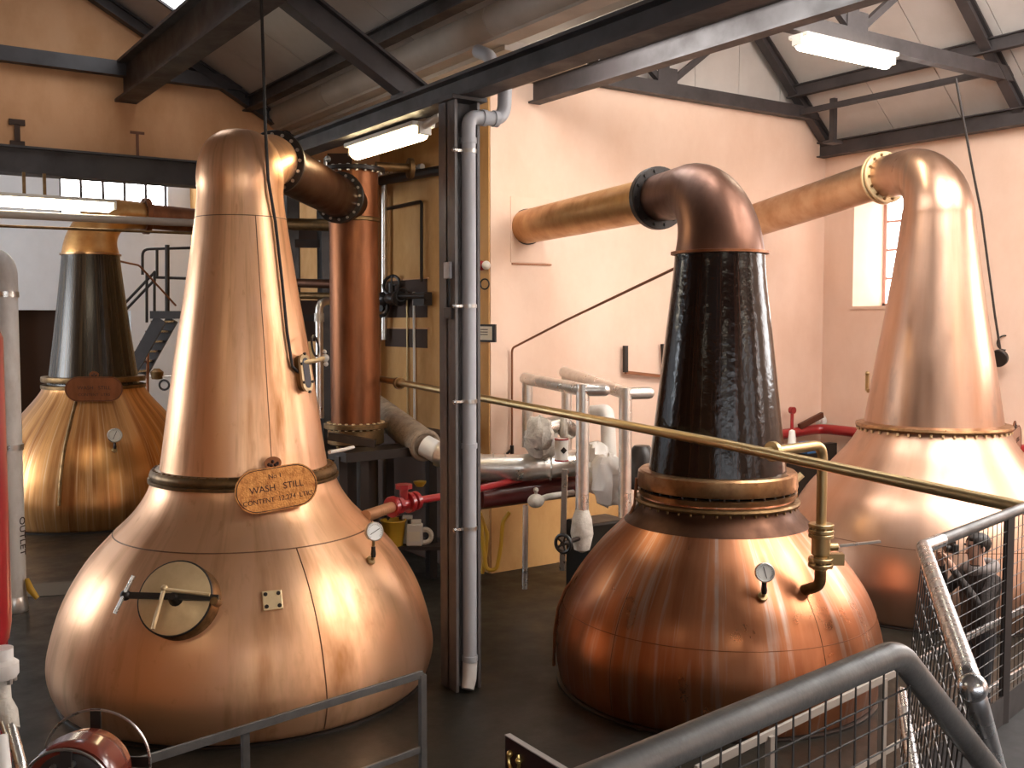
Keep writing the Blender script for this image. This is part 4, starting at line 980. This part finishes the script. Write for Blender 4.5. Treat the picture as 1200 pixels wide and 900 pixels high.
# buckets, canisters on the shelf in the recess
q = at(461, 628, d=14.0)
t = thing('yellow_bucket', 'yellow plastic bucket behind the polished still', 'bucket', (q.x, q.y, .5))
MB().lathe([(.0, .50), (.13, .50), (.17, .85), (.18, .86), (.16, .86), (.125, .53), (0, .53)], (q.x, q.y, 0), 28).build('pail', 'yellow_plastic', t)
MB().torus((q.x, q.y, .85), (0, 0, 1), .175, .012, 28, 6).build('rim', 'yellow_plastic', t)
def canister(label, px_0, py_0, d0, m, w_=.11, h_=.30):
    q = at(px_0, py_0, d=d0); q = Vector((q.x, q.y, .505)); t = thing('canister', label, 'canister', q, 'plastic canisters')
    MB().obox(q + Vector((0, 0, h_ / 2)), RT * w_, FH * w_ * .7, Vector((0, 0, h_ / 2))).build('body', m, t, smooth=0, bevel=.02)
    MB().obox(q + Vector((0, 0, h_ + .03)) + RT * .02, RT * .07, FH * .025, Vector((0, 0, .03))).build('handle', m, t, smooth=0, bevel=.012)
    MB().lathe([(0, 0), (.03, 0), (.03, .05), (0, .05)], q + Vector((0, 0, h_)) - RT * .07, 14).build('cap', 'black_rubber', t)
    MB().obox(q + Vector((0, 0, h_ * .45)) - FH * w_ * .71, RT * w_ * .7, FH * .003, Vector((0, 0, h_ * .22))).build('label_sheet', 'paper', t, smooth=0)
canister('white plastic canister with a paper label on the dark shelf', 486, 635, 14.0, 'white_plastic')
canister('narrow white canister seen edge on beside the labelled one', 476, 636, 14.1, 'white_plastic', .05, .34)
q = at(498, 632, d=14.05)
tag(MB().torus(Vector((q.x, q.y, .62)), (-.3, -1, .1), .09, .035, 24, 8).build('hose_coil', 'jacket'), 'pale corrugated hose coil beside the canisters', 'hose')
q = at(492, 570, d=13.9); tag(MB().lathe([(0, 0), (.05, 0), (.085, .05), (.09, .07), (0, .07)], q, 18).build('plastic_funnel', 'yellow_plastic'), 'small yellow funnel cap standing on the dark frame', 'funnel')

# ================================================================== BRASS CHARGE LINE
BX = 6.42
bz = lambda px, py: at(px, py, x=BX)
t = thing('brass_pipe', 'long brass pipe crossing in front of the black necked still', 'pipe', bz(900, 535))
pa, pb_, pc_ = bz(446, 444), bz(842, 519), bz(1260, 608)
MB().tube([pa, pb_, pc_], .044, 18).build('pipe', 'brass', t)
q = bz(468, 449); MB().ball(q, .075, 14).disc(q, (0, 1, 0), .085, .05, 18).build('union', 'bronze', t)
q = bz(893, 531); dp = at(960, 520, x=7.18)
br = Vector((dp.x, q.y, q.z + .02))
MB().tube(fillet([q + Vector((0, 0, .0)), br, Vector((br.x, br.y, br.z - .74))], .12, 8), .045, 18).build('branch', 'brass', t)
fl_ = MB().disc(q + Vector((.13, 0, .005)), (1, 0, 0), .085, .05, 24, .006).build('branch_flange', 'brass', t)
vz = br.z - .74
vb = MB().lathe([(0, 0), (.06, 0), (.06, -.08), (.082, -.10), (.082, -.26), (.06, -.28), (.06, -.40), (0, -.40)], (br.x, br.y, vz + .04), 24).build('valve_body', 'brass', t)
for z in (.03, -.02, -.06, -.27, -.32): MB().disc((br.x, br.y, vz + z), (0, 0, 1), .108, .034, 26, .005).build('flange', 'brass', vb)
for z in (-.0, -.3): bolts(vb, (br.x, br.y, vz + z), (0, 0, 1), .088, 6, .014, .09, 'brass')
MB().tube([(br.x + .02, br.y - .02, vz - .16), (br.x + .12, br.y - .08, vz - .16)], .035, 14).build('stem', 'brass', vb)
MB().bar(Vector((br.x + .13, br.y - .09, vz - .15)), Vector((br.x + .13, br.y - .09, vz - .15)) + RT * .36 + Vector((0, 0, .04)), .035, .018).build('lever', 'bare_steel', vb, smooth=0)
MB().obox(Vector((br.x + .12, br.y - .06, vz - .27)), RT * .07, FH * .04, Vector((0, 0, .05))).build('stop_bracket', 'brass', vb, smooth=0)
MB().tube(fillet([(br.x, br.y, vz - .34), (br.x, br.y, vz - .50), (br.x - .03, br.y + .25, vz - .62)], .1, 6), .05, 16).build('inlet', 'bronze', t)

# ================================================================== RED PIPE BEHIND THE PALE STILL
pipe('red_main', 'red painted water main running round the corner behind the pale still', [at(905, 511, y=WY - .15), Vector((WX - .2, WY - .15, at(940, 504, y=WY - .15).z)), Vector((WX - .2, 2.0, at(940, 504, y=WY - .15).z))], .09, 'red_paint', rad=.25)
q = at(928, 505, y=WY - .18)
tag(MB().tube([q, q + Vector((0, 0, .36))], .03, 10).disc(q + Vector((0, 0, .36)), (0, -1, 0), .06, .08, 14).build('red_hydrant_stem', 'red_paint'), 'red upright valve stem on the red water main', 'valve')
q = at(948, 494, y=WY - .2); tag(MB().bar(q - Vector((.25, 0, .08)), q + Vector((.35, 0, .10)), .06, .10).build('brown_bracket', 'copper_brown', smooth=0), 'brown slanting bracket above the red water main', 'bracket')
q = at(962, 493, x=WX - .08); tag(MB().disc(q, (-1, 0, 0), .10, .12, 20, .02).disc(q - Vector((.07, 0, 0)), (-1, 0, 0), .04, .02, 12).build('wall_outlet', 'white_paint'), 'round white outlet fitting on the wall above the red main', 'outlet')
q = at(928, 520, d=14.0); tag(MB().lathe([(0, -.12), (.05, -.1), (.06, 0), (.04, .18), (0, .2)], q, 16).build('glass_bulb', 'white_plastic'), 'slim pale bulb standing in front of the red water main', 'bulb')
tag(MB().box((WX - 2.2, WY - .6, 0), (WX - .3, WY - .45, 1.48)).build('dark_cupboard', 'black_iron', smooth=0), 'dark low cabinet front under the red water main', 'cabinet')
q = at(946, 523, y=WY - .7); tag(MB().box((q.x - .12, q.y - .1, q.z - .12), (q.x + .12, q.y + .1, q.z + .08)).build('blue_box', 'blue_plastic', smooth=0, bevel=.02), 'small blue plastic box in the shadow under the red main', 'box')

# ================================================================== LAMPS
def lamp(label, a, b_, m, r=.085, hang=None):
    a, b_ = Vector(a), Vector(b_); d = (b_ - a).normalized(); u = Vector((0, 0, 1))
    t = thing('fluorescent_lamp', label, 'lamp', (a + b_) / 2, 'fluorescent lamps')
    MB().bar(a + u * .07, b_ + u * .07, max(.17, r * 2.9), .05).build('housing', 'lamp_housing', t, smooth=0, bevel=.01)
    n = 16; pts = [a + d * .03, a + d * .07, b_ - d * .07, b_ - d * .03]
    MB().tube(pts, [r * .72, r, r, r * .72], n).build('diffuser', m, t)
    for p in (a, b_): MB().bar(p + u * .02 - d * .02, p + u * .02 + d * .03, .15, .13).build('end_cap', 'lamp_housing', t, smooth=0, bevel=.01)
    return t
q, q2 = at(415, 172, x=5.32), at(497, 161, x=5.32); zz = (q.z + q2.z) / 2
lamp('warm lit fluorescent lamp hanging under the beam beside the column', (5.32, q.y, zz), (5.32, q2.y, zz), 'lamp_glow_warm', .095)
tag(MB().tube([(5.32, q2.y, zz + .05), (5.32, q2.y - .35, zz + .1)], .04, 12).build('lamp_socket_tube', 'lamp_housing'), 'short pale conduit between the warm lamp and the column', 'conduit')
tag(MB().torus((5.3, q2.y + .15, zz + .27), (-1, -.4, 0), .09, .012, 24, 6).build('cable_coil', 'black_rubber'), 'small black cable coil above the warm lamp', 'cable')
q, q2 = at(936, 66, y=8.40), at(1044, 84, y=8.40)
lamp('bright white fluorescent lamp fixed below the right truss tie beam', (q.x, 8.42, 6.93), (q2.x, 8.42, 6.93), 'lamp_glow', .10)
q, q2 = at(-60, 232, y=BY - .25), at(133, 238, y=BY - .25); zz = (q.z + q2.z) / 2 - .02
lamp('long white fluorescent lamp hung just below the steel lintel', (q.x, BY - .25, zz), (q2.x, BY - .25, zz), 'lamp_glow', .085)
for px_0 in (28, 52): 
    q = at(px_0, 215, y=BY - .25); tag(MB().bar((q.x, BY - .25, zz + .05), (q.x, BY - .25, 5.6), .04, .04).build('lamp_hanger', 'bronze', smooth=0), 'short bracket holding the lamp below the lintel' if px_0 == 28 else 'second short bracket of the lamp below the lintel', 'bracket')
pipe('conduit_pipe', 'pale brown conduit running along under the lintel lamp', [at(-20, 250, y=BY - .4), at(240, 262, y=BY - .4)], .055, 'cream_paint', 'conduit')
pipe('taut_cable', 'thin knotted cable stretched below the conduit under the lintel', [at(-20, 264, y=BY - .4), at(240, 274, y=BY - .4)], .02, 'bronze', 'cable')
q, q2 = at(243, 50, x=4.15), at(274, 26, x=4.15); zz = (q.z + q2.z) / 2
lamp('thin white lamp strip beside the heavy ceiling beam', (4.15, q.y, zz), (4.15, q2.y, zz), 'lamp_dim', .045)
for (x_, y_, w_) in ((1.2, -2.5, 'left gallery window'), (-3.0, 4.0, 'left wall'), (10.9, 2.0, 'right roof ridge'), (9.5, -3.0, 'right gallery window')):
    lt_ = lamp('white reflector lamp hung unseen behind the camera near the ' + w_, (x_ - .8, y_, 5.6), (x_ + .8, y_, 5.6), 'lamp_glow', .09)
    MB().bar((x_ - .9, y_, 5.70), (x_ + .9, y_, 5.70), .55, .02).build('shield', 'lamp_housing', lt_, smooth=0)  # unseen plate added to keep the lamp's light off the ceiling
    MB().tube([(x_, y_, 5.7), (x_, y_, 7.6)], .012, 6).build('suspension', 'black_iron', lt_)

# ================================================================== ROOM BEYOND: STEEP STAIR
t = thing('steel_stair', 'steep dark steel stair with landing against the far white wall', 'staircase', at(165, 470, d=21.5))
u = FH * .75
for k, o_ in enumerate((Vector((0, 0, 0)), u)):
    MB().bar(at(150, 442, d=21.5) + o_, at(188, 374, d=21.5) + o_, .06, .26).build('stringer', 'dark_steel', t, smooth=0)
for k in range(6):
    a = k / 5.5; q = at(152, 437, d=21.5).lerp(at(187, 372, d=21.5), a)
    MB().obox(q + u / 2 + Vector((0, 0, .02)), RT * .13, u / 2, Vector((0, 0, .02))).build('tread', 'galvanised', t, smooth=0)
q = at(210, 369, d=21.5); MB().obox(q + u / 2, RT * .58, u / 2 + FH * .1, Vector((0, 0, .08))).build('landing', 'dark_steel', t, smooth=0)
for (px_0, ya, yb, r) in [(172, 320, 378, .03), (181, 318, 366, .03), (184, 291, 326, .03), (196, 287, 366, .05)]:
    MB().tube([at(px_0, ya, d=21.5), at(px_0, yb, d=21.5)], r, 8).build('post', 'black_iron', t)
MB().tube(fillet([at(167, 322, d=21.5), at(167, 292, d=21.5), at(240, 290, d=21.5)], .15, 5), .03, 8).build('top_rail', 'black_iron', t)
MB().tube([at(181, 325, d=21.5), at(240, 327, d=21.5)], .03, 8).build('middle_rail', 'black_iron', t)
for dy in (0, 9): MB().tube([at(140, 362 + dy, d=21.5), at(182, 318 + dy, d=21.5)], .03, 8).build('hand_rail', 'black_iron', t)
pipe('neck_drain', 'thin copper pipe from the far still neck towards the stair', [at(135, 305, d=19.4), at(163, 311, d=20.2), at(206, 358, d=21.2)], .02, 'rod_copper', rad=.2)
q = at(184, 440, d=23.5)
t = thing('wall_lamp', 'small hooded lamp with coiled cable on the far white wall', 'lamp', q)
MB().lathe([(0, -.10), (.12, -.08), (.15, .08), (.06, .16), (0, .16)], q, 16).build('hood', 'bronze', t)
MB().torus(q + RT * .16 - Vector((0, 0, .22)), FH, .11, .025, 20, 6).build('coil', 'black_rubber', t)
MB().tube([q - RT * .4 - Vector((0, 0, .02)), q + RT * .7 - Vector((0, 0, .02))], .018, 6).build('conduit', 'bare_steel', t)
pipe('stair_post', 'thin dark upright post below the steep far stair', [at(173, 410, d=21.8), at(173, 470, d=21.8)], .03, 'rod_copper', 'post')

# ================================================================== LEFT EDGE: WHITE PIPE, RED VESSEL, HOSE REEL
q = at(18, 716, z=0); zt_ = at(8, 318, d=(q - EYE).dot(FH)).z
t = thing('white_standpipe', 'white insulated standpipe with black lettering at the left room edge', 'pipe', (q.x, q.y, 0))
el = Vector((q.x, q.y, zt_))
MB().tube([(q.x, q.y, .16), (q.x, q.y, zt_)], .135, 24).build('pipe', 'white_paint', t)
MB().tube(fillet([el - Vector((0, 0, .3)), el + Vector((0, 0, .15)), el - RT * .9 + Vector((0, 0, .15))], .2, 8), .14, 24).build('elbow', 'white_paint', t)
MB().lathe([(0, 0), (.15, 0), (.16, .05), (.14, .18), (.13, .2)], (q.x, q.y, 0), 24).build('foot', 'cladding', t)
for z in (zt_ - .28, 2.05): MB().ring((q.x, q.y, z), (0, 0, 1), .12, .15, .07, 24).build('clamp', 'bare_steel', t)
n = (-FH * .25 + RT * .97).normalized()
text_part('lettering', 'OUTLET', .13, Vector((q.x, q.y, .95)) + n * .137, Vector((0, 0, -1)), n, 'engraving', t, .002)
h = at(35, 690, d=(q - EYE).dot(FH) - .02)
tag(MB().tube(fillet([h + Vector((-.03, 0, .12)), h + Vector((0, 0, -.02)), h + RT * .09 - Vector((0, 0, .12))], .05, 5), [.03] * 3 + [.04] * 5, 10).build('yellow_handle', 'yellow_plastic') if False else MB().tube([h + Vector((-.03, 0, .13)), h, h + RT * .09 - Vector((0, 0, .12))], [.025, .045, .03], 10).build('yellow_glove', 'yellow_plastic'), 'small yellow rubber scrap hanging on the white standpipe', 'scrap')
tag(MB().obox(at(66, 690, z=.004), RT * .35 + FH * .1, FH * .35 - RT * .1, Vector((0, 0, .004))).build('floor_patch', 'floor_plate', smooth=0), 'worn grey patch plate lying on the dark floor', 'plate')
q = at(-38, 700, d=5.4)
zb_ = at(0, 778, d=5.4).z
t = thing('red_vessel', 'red painted vertical vessel with round bottom at the left edge', 'vessel', (q.x, q.y, 0))
MB().lathe([(0, 0), (.08, .01), (.15, .05), (.195, .12), (.21, .22), (.21, 1.75), (.17, 1.85), (0, 1.9)], (q.x, q.y, zb_), 36).build('shell', 'red_paint', t)
q2 = at(2, 790, d=5.3)
MB().lathe([(0, -.02), (.07, -.02), (.085, .0), (.085, .06), (.06, .08), (.06, .14), (0, .14)], q2, 20).build('drain_flange', 'white_paint', t)
bolts(t, q2 + Vector((0, 0, -.02)), (0, 0, 1), .06, 6, .014, .05, 'bare_steel')
MB().tube([q2 - Vector((0, 0, .02)), q2 - Vector((0, 0, .14)), at(8, 835, d=5.25), at(14, 856, d=5.2)], [.04, .045, .055, .04], 14).build('drain_valve', 'jacket', t)
MB().tube(fillet([at(12, 850, d=5.2), at(24, 895, d=5.1), at(30, 960, d=5.0)], .1, 4), .03, 12).build('drain_pipe', 'bare_steel', t)
MB().tube([at(4, 846, d=5.2), at(12, 868, d=5.15)], .022, 10).build('drain_tap', 'bare_steel', t)
for sx_ in (-.16, .16):
    MB().bar(Vector((q.x + sx_, q.y, 0)), Vector((q.x + sx_, q.y, zb_ + .25)), .05, .05).build('leg', 'red_paint', t, smooth=0)
pipe('white_post', 'slanting white post in front of the red vessel', [at(0, 862, d=4.2), at(9, 940, d=4.1)], .03, 'white_paint', 'post')
# hose reel: drum with red flanks and wire hoops, axis along the level view direction
c = at(82, 926, d=4.5); c2 = c + FH * .30
t = thing('hose_reel', 'oxide red hose reel with wire hoops in front of the polished still', 'hose reel', (c.x, c.y, 0))
MB().lathe([(.10, .02), (.20, .0), (.215, .03), (.205, .08), (.215, .13), (.205, .18), (.19, .24), (.10, .25)], c, 44, FH).build('drum', 'oxide_red', t)
MB().lathe([(0, -.01), (.15, -.01), (.17, .0), (.17, .02), (0, .02)], c, 40, FH).build('hub_plate', 'dark_steel', t)
for (p, r) in ((c - FH * .04, .205), (c2, .255)): MB().torus(p, FH, r, .007, 56, 6).build('hoop', 'bare_steel', t)
for a in range(4):
    an = math.pi / 2 * a + math.pi / 2; v = RT * math.cos(an) + Vector((0, 0, 1)) * math.sin(an)
    MB().bar(c - FH * .03 + v * .12, c - FH * .03 + v * .205, .05, .012, FH).build('spoke', 'dark_steel', t, smooth=0)
    MB().bar(c2 + v * .16, c2 + v * .26, .05, .012, FH).build('spoke', 'black_iron', t, smooth=0)
bolts(t, c - FH * .02, FH, .13, 9, .014, .03, 'bare_steel')
MB().bar(c2 + FH * .04, Vector((c2.x, c2.y, 0)) + FH * .04, .10, .05).build('stand', 'dark_steel', t, smooth=0)

# ================================================================== FLOOR GUARD RAILS
def guard(label, pts, posts, m):
    t = thing('guard_rail', label, 'guard rail', Vector((pts[0].x, pts[0].y, 0)))
    for z in (1.1, .56):
        for a, b_ in zip(pts, pts[1:]): MB().bar(Vector((a.x, a.y, z)), Vector((b_.x, b_.y, z)), .022, .055 if z > 1 else .045).build('rail', m, t, smooth=0, bevel=.004)
    for p in posts: MB().box((p.x - .022, p.y - .022, 0), (p.x + .022, p.y + .022, 1.1)).build('post', m, t, smooth=0)
e = at(495, 790, z=1.1); e2 = at(140, 900, z=1.1)
e3 = e + (e2 - e) * 1.6
guard('low grey steel guard rail in front of the polished still', [e, e3], [e, at(287, 852, z=1.1), e2, e3], 'rail_grey')
g0, g1, g2 = at(815, 903, z=1.1), at(1060, 783, z=1.1), at(1215, 706, z=1.1)
guard('pale guard rail standing in front of the black necked still', [g0, g1], [g0, at(903, 862, z=1.1), at(1035, 795, z=1.1)], 'rail_cream')
guard('galvanised guard rail beside the photographing person', [at(1062, 782, z=1.1), g2, g2 + (g2 - g1) * .6], [at(1130, 748, z=1.1), g2, g2 + (g2 - g1) * .6], 'galvanised')

# ================================================================== GALLERY WITH MESH BALUSTRADES
ZR = 2.96
h0, h1 = at(900, 829, z=ZR), at(1020, 778, z=ZR); hdv = (h1 - h0).normalized(); hn = Vector((-hdv.y, hdv.x, 0))
def on_rail(px, py):          # point of the vertical plane under the handrail
    r = ray(px, py); return EYE + r * ((h0 - EYE).dot(hn) / r.dot(hn))
hb_, hc_ = on_rail(1052, 766), on_rail(1152, 893)
hs = h0 - hdv * 3.2; YA = h0.y
def wire_panel(parent, p, q, z0, z1, step, wr_, lean=Vector((0, 0, 0))):
    b = MB(); d = (q - p); d.z = 0; L = d.length; d /= L; nx = max(2, int(L / step))
    H = z1 - z0
    P = lambda s, z: Vector((p.x, p.y, 0)) + d * s + Vector((0, 0, z)) + lean * (z1 - z) / H
    for i in range(nx + 1): b.tube([P(L * i / nx, z0), P(L * i / nx, z1)], wr_, 5, cap=False)
    nz = int(H / step)
    for j in range(nz + 1): b.tube([P(0, z0 + H * j / nz), P(L, z0 + H * j / nz)], wr_, 5, cap=False)
    o = b.build('wire_mesh', 'mesh_wire', parent); o['kind'] = 'stuff'; return o
PZ = 1.95
t = thing('balustrade', 'thick grey tubular handrail with wire mesh bending down at its end', 'balustrade', (1.0, YA, PZ), 'gallery balustrades')
MB().tube(fillet([hs, Vector((hb_.x, hb_.y, ZR)), hc_ + (hc_ - hb_) * .9], .13, 10), .0265, 24).build('handrail', 'rail_grey', t)
MB().tube([Vector((hs.x, hs.y, PZ + .12)), Vector((hb_.x, hb_.y, PZ + .12))], .016, 12).build('bottom_rail', 'rail_grey', t)
wire_panel(t, hs, hb_ + hdv * .05, PZ + .12, ZR - .03, .05, .002)
for p in (hs, h0 - hdv * 1.0): MB().tube([Vector((p.x, p.y, PZ)), Vector((p.x, p.y, ZR))], .022, 14).build('post', 'rail_grey', t)
ZB_ = 2.82
k0, k1, k2, k3 = at(1140, 806, z=ZB_), at(1082, 641, z=ZB_), at(1200, 595, z=ZB_), None
kt = at(1164, 893, d=(k0 - EYE).dot(FH) + .16)
k3 = k2 + (k2 - k1) * 1.2
t = thing('balustrade', 'galvanised mesh gate panel leaning out past the handrail end', 'balustrade', (k0.x, k0.y, PZ), 'gallery balustrades')
dB = (k1 - k0).normalized()
MB().tube(fillet([kt + (kt - k0) * 1.3, k0, k1, k1 + (k2 - k1) * .15], .05, 6), .0245, 20).build('top_tube', 'galvanised', t)
MB().ball(k0, .031, 16).build('collar', 'galvanised', t)
out = Vector((-dB.y, dB.x, 0)) * .06
wp = wire_panel(t, k0 + dB * .03, k1, 2.1, ZB_, .075, .0022, out)
MB().tube([Vector((k0.x, k0.y, 2.30)) + out - dB * .1, Vector((k1.x, k1.y, 2.30)) + out], .02, 14).build('bottom_tube', 'galvanised', t)
t = thing('balustrade', 'dark mesh balustrade through which the photographing person is seen', 'balustrade', (k2.x, k2.y, PZ), 'gallery balustrades')
MB().tube([k1 + (k2 - k1) * .12, k3], .022, 18).build('top_rail', 'rail_grey', t)
pp_ = k1 + (k2 - k1) * .83
for p in (pp_, k3): MB().bar(Vector((p.x, p.y, PZ)), Vector((p.x, p.y, ZB_)), .045, .02).build('post', 'dark_steel', t, smooth=0)
wire_panel(t, k1 + (k2 - k1) * .02, k3, PZ + .1, ZB_ - .02, .05, .0018)
MB().bar(Vector((k1.x, k1.y, PZ + .06)), Vector((k3.x, k3.y, PZ + .06)), .012, .12).build('toe_board', 'dark_steel', t, smooth=0)
# the gallery floor and its legs
poly = [(-6.9, -5.9), (k3.x, -5.9), (k3.x, k3.y + .03), (k1.x, k1.y + .03), (hb_.x + .2, hb_.y + .05), (hs.x, hs.y), (-6.9, hs.y)]
n = len(poly); b = MB()
b.add([(x_, y_, PZ - .10) for x_, y_ in poly] + [(x_, y_, PZ) for x_, y_ in poly], [tuple(range(n - 1, -1, -1)), tuple(range(n, 2 * n))] + [(i, (i + 1) % n, (i + 1) % n + n, i + n) for i in range(n)])
t = thing('gallery', 'dark steel viewing gallery carrying the mesh balustrades', 'gallery', (0, -2, 0))
b.build('deck', 'dark_steel', t, smooth=0)
for (x_, y_) in ((-5, 1.0), (1.7, 1.0), (k3.x - .2, 2.2), (-5, -5), (k3.x - .2, -5)): MB().box((x_ - .06, y_ - .06, 0), (x_ + .06, y_ + .06, PZ - .1)).build('leg', 'dark_steel', t, smooth=0)
MB().bar(Vector((k1.x, k1.y + .05, PZ - .02)), Vector((k3.x, k3.y + .05, PZ - .02)), .012, .06).build('edge_strip', 'galvanised', t, smooth=0)
# sign board with gold ornament
zs_ = at(592, 862, d=3.45).z; s0 = at(592, 862, d=3.45); s1 = Vector((s0.x, s0.y - 1.2, zs_))
t = thing('sign_board', 'dark maroon sign board with pale edge and gold ornament', 'sign', (s0.x, s0.y - .6, 0))
MB().box((s0.x, s1.y, zs_ - .7), (s0.x + .018, s0.y, zs_)).build('board', 'sign_board', t, smooth=0)
MB().box((s0.x - .002, s1.y, zs_), (s0.x + .020, s0.y, zs_ + .004)).build('edge', 'sign_edge', t, smooth=0)
ox = s0.x - .005; Y_ = lambda u, v: Vector((ox, s0.y - .03 - u, zs_ - v))
MB().tube([Y_(.030 + .033 * math.cos(a), .062 + .045 * math.sin(a)) for a in [math.pi * (1.1 - 1.3 * k / 10) for k in range(11)]], .006, 8).ball(Y_(.006, .05), .012, 10).ball(Y_(.060, .055), .012, 10).build('scroll', 'gold', t)
MB().tube([Y_(.030, .107), Y_(.030, .30)], .005, 8).build('stem', 'gold', t)
MB().tube([Y_(.030, .107), Y_(.13, .19), Y_(.22, .22)], .006, 8).build('leaf', 'gold', t)
for y_ in (s0.y - .1, s1.y + .1): MB().box((s0.x + .018, y_ - .02, 0), (s0.x + .05, y_ + .02, zs_ - .1)).build('leg', 'dark_steel', t, smooth=0)

# ================================================================== PERSON TAKING A PICTURE
PB = at(1147, 700, d=8.75); PB = Vector((PB.x, PB.y, 0))
D = (-RT * .94 - FH * .20).normalized()     # the way the person faces
Sd = Vector((0, 0, 1)).cross(D)             # the person's left side
def W(f, s, z): return PB + D * f + Sd * s + Vector((0, 0, z))
V = []; E = []; R_ = []
def jv(p, r, parent=None):
    V.append(p); R_.append(r if isinstance(r, tuple) else (r, r))
    if parent is not None: E.append((parent, len(V) - 1))
    return len(V) - 1
pel = jv(W(0, 0, .96), (.15, .12))
sp1 = jv(W(.0, 0, 1.12), (.155, .115), pel); ch = jv(W(-.01, 0, 1.33), (.175, .125), sp1); nb_ = jv(W(.01, 0, 1.46), (.09, .08), ch)
nk = jv(W(.03, 0, 1.53), .056, nb_); jw = jv(W(.055, 0, 1.60), (.07, .08), nk); sk = jv(W(.04, 0, 1.68), (.078, .098), jw); jv(W(.03, 0, 1.735), (.062, .075), sk)
for s in (-1, 1):
    sh = jv(W(.0, s * .19, 1.40), .068, ch); el_ = jv(W(.16, s * .25, 1.20 if s < 0 else 1.18), .05, sh)
    wr0 = jv(W(.30, s * .10, 1.45), .034, el_); pm = jv(W(.335, s * .065, 1.53), (.038, .022), wr0)
    for k in range(4):
        f0 = jv(W(.35 + .008 * k, s * .045, 1.555 + .018 * k), .0105, pm); jv(W(.352 + .008 * k, s * .01, 1.56 + .020 * k), .009, f0)
    th_ = jv(W(.31, s * .045, 1.56), .012, pm); jv(W(.30, s * .02, 1.585), .010, th_)
    hp = jv(W(.0, s * .10, .90), .105, pel); kn = jv(W(.03, s * .115, .50), .068, hp); an = jv(W(-.02, s * .12, .09), .045, kn); jv(W(.13, s * .135, .045), .042, an)
me = bpy.data.meshes.new('person'); me.from_pydata([p - PB for p in V], E, [])
pe = bpy.data.objects.new('person', me); COL.objects.link(pe); pe.location = PB
md = pe.modifiers.new('skin', 'SKIN'); md.use_smooth_shade = True
for i, sv in enumerate(me.skin_vertices[0].data): sv.radius = R_[i]; sv.use_root = (i == 0)
sb_ = pe.modifiers.new('sub', 'SUBSURF'); sb_.levels = 2; sb_.render_levels = 2
dg = bpy.context.evaluated_depsgraph_get(); nm = bpy.data.meshes.new_from_object(pe.evaluated_get(dg))
pe.modifiers.clear(); pe.data = nm
nm.materials.clear()
for m_ in ('jacket_dark', 'skin', 'trousers', 'black_rubber'): nm.materials.append(MAT[m_])
for pg in nm.polygons:
    c = pg.center; f = c.dot(D); pg.use_smooth = True
    pg.material_index = 1 if (c.z > 1.50 and (f < .2 or f > .30)) or (c.z > 1.485 and f > .315) else (3 if c.z < .10 else (2 if c.z < .93 else 0))
tag(pe, 'person in a dark jacket holding a camera up to the face', 'person')
def child(b, name, m): return b.build(name, m, pe)
hb = MB(); hb.ball((0, 0, 0), 1, 20)
hair = MB(); hv = []
for p in hb.v: hv.append(W(.016 + p.x * .110, p.y * .090, 1.684 + p.z * .094) if True else None)
keep = [f for f in hb.f if sum((hb.v[i].z * .9 - hb.v[i].x * .75) for i in f) / len(f) > -.42]
hair.add(hv, keep); ho = hair.build('hair', 'hair', pe)
sm = ho.modifiers.new('solid', 'SOLIDIFY'); sm.thickness = .014
child(MB().add([W(.128, -.014, 1.628), W(.128, .014, 1.628), W(.160, 0, 1.632), W(.125, 0, 1.675), W(.115, 0, 1.615)], [(0, 1, 2), (0, 2, 3), (1, 3, 2), (0, 4, 1), (0, 3, 4), (1, 4, 3)]), 'nose', 'skin')
for s in (-1, 1):
    child(MB().ball(W(.03, s * .082, 1.645), .022, 10, (.9, .5, 1.3)), 'ear', 'skin')
    child(MB().ball(W(.122, s * .033, 1.672), .011, 8), 'eye', 'hair')
child(MB().tube([W(.13, -.02, 1.603), W(.136, 0, 1.604), W(.13, .02, 1.603)], .005, 6), 'mouth', 'copper_brown')
child(MB().torus(W(-.02, 0, 1.47), (.25 * D + Vector((0, 0, 1))), .105, .045, 24, 10), 'hood', 'hood_grey')
cm = W(.27, 0, 1.65)
t = thing('camera', 'black compact camera held up by the person', 'camera', cm - Vector((0, 0, .04)))
MB().obox(cm, Sd * .065, D * .022, Vector((0, 0, .042))).build('body', 'black_rubber', t, smooth=0, bevel=.008)
MB().lathe([(0, 0), (.03, 0), (.03, .05), (.024, .055), (0, .055)], cm + D * .02, 20, D).build('lens', 'black_iron', t)
MB().obox(cm + Vector((0, 0, .05)), Sd * .022, D * .018, Vector((0, 0, .012))).build('viewfinder', 'black_rubber', t, smooth=0)
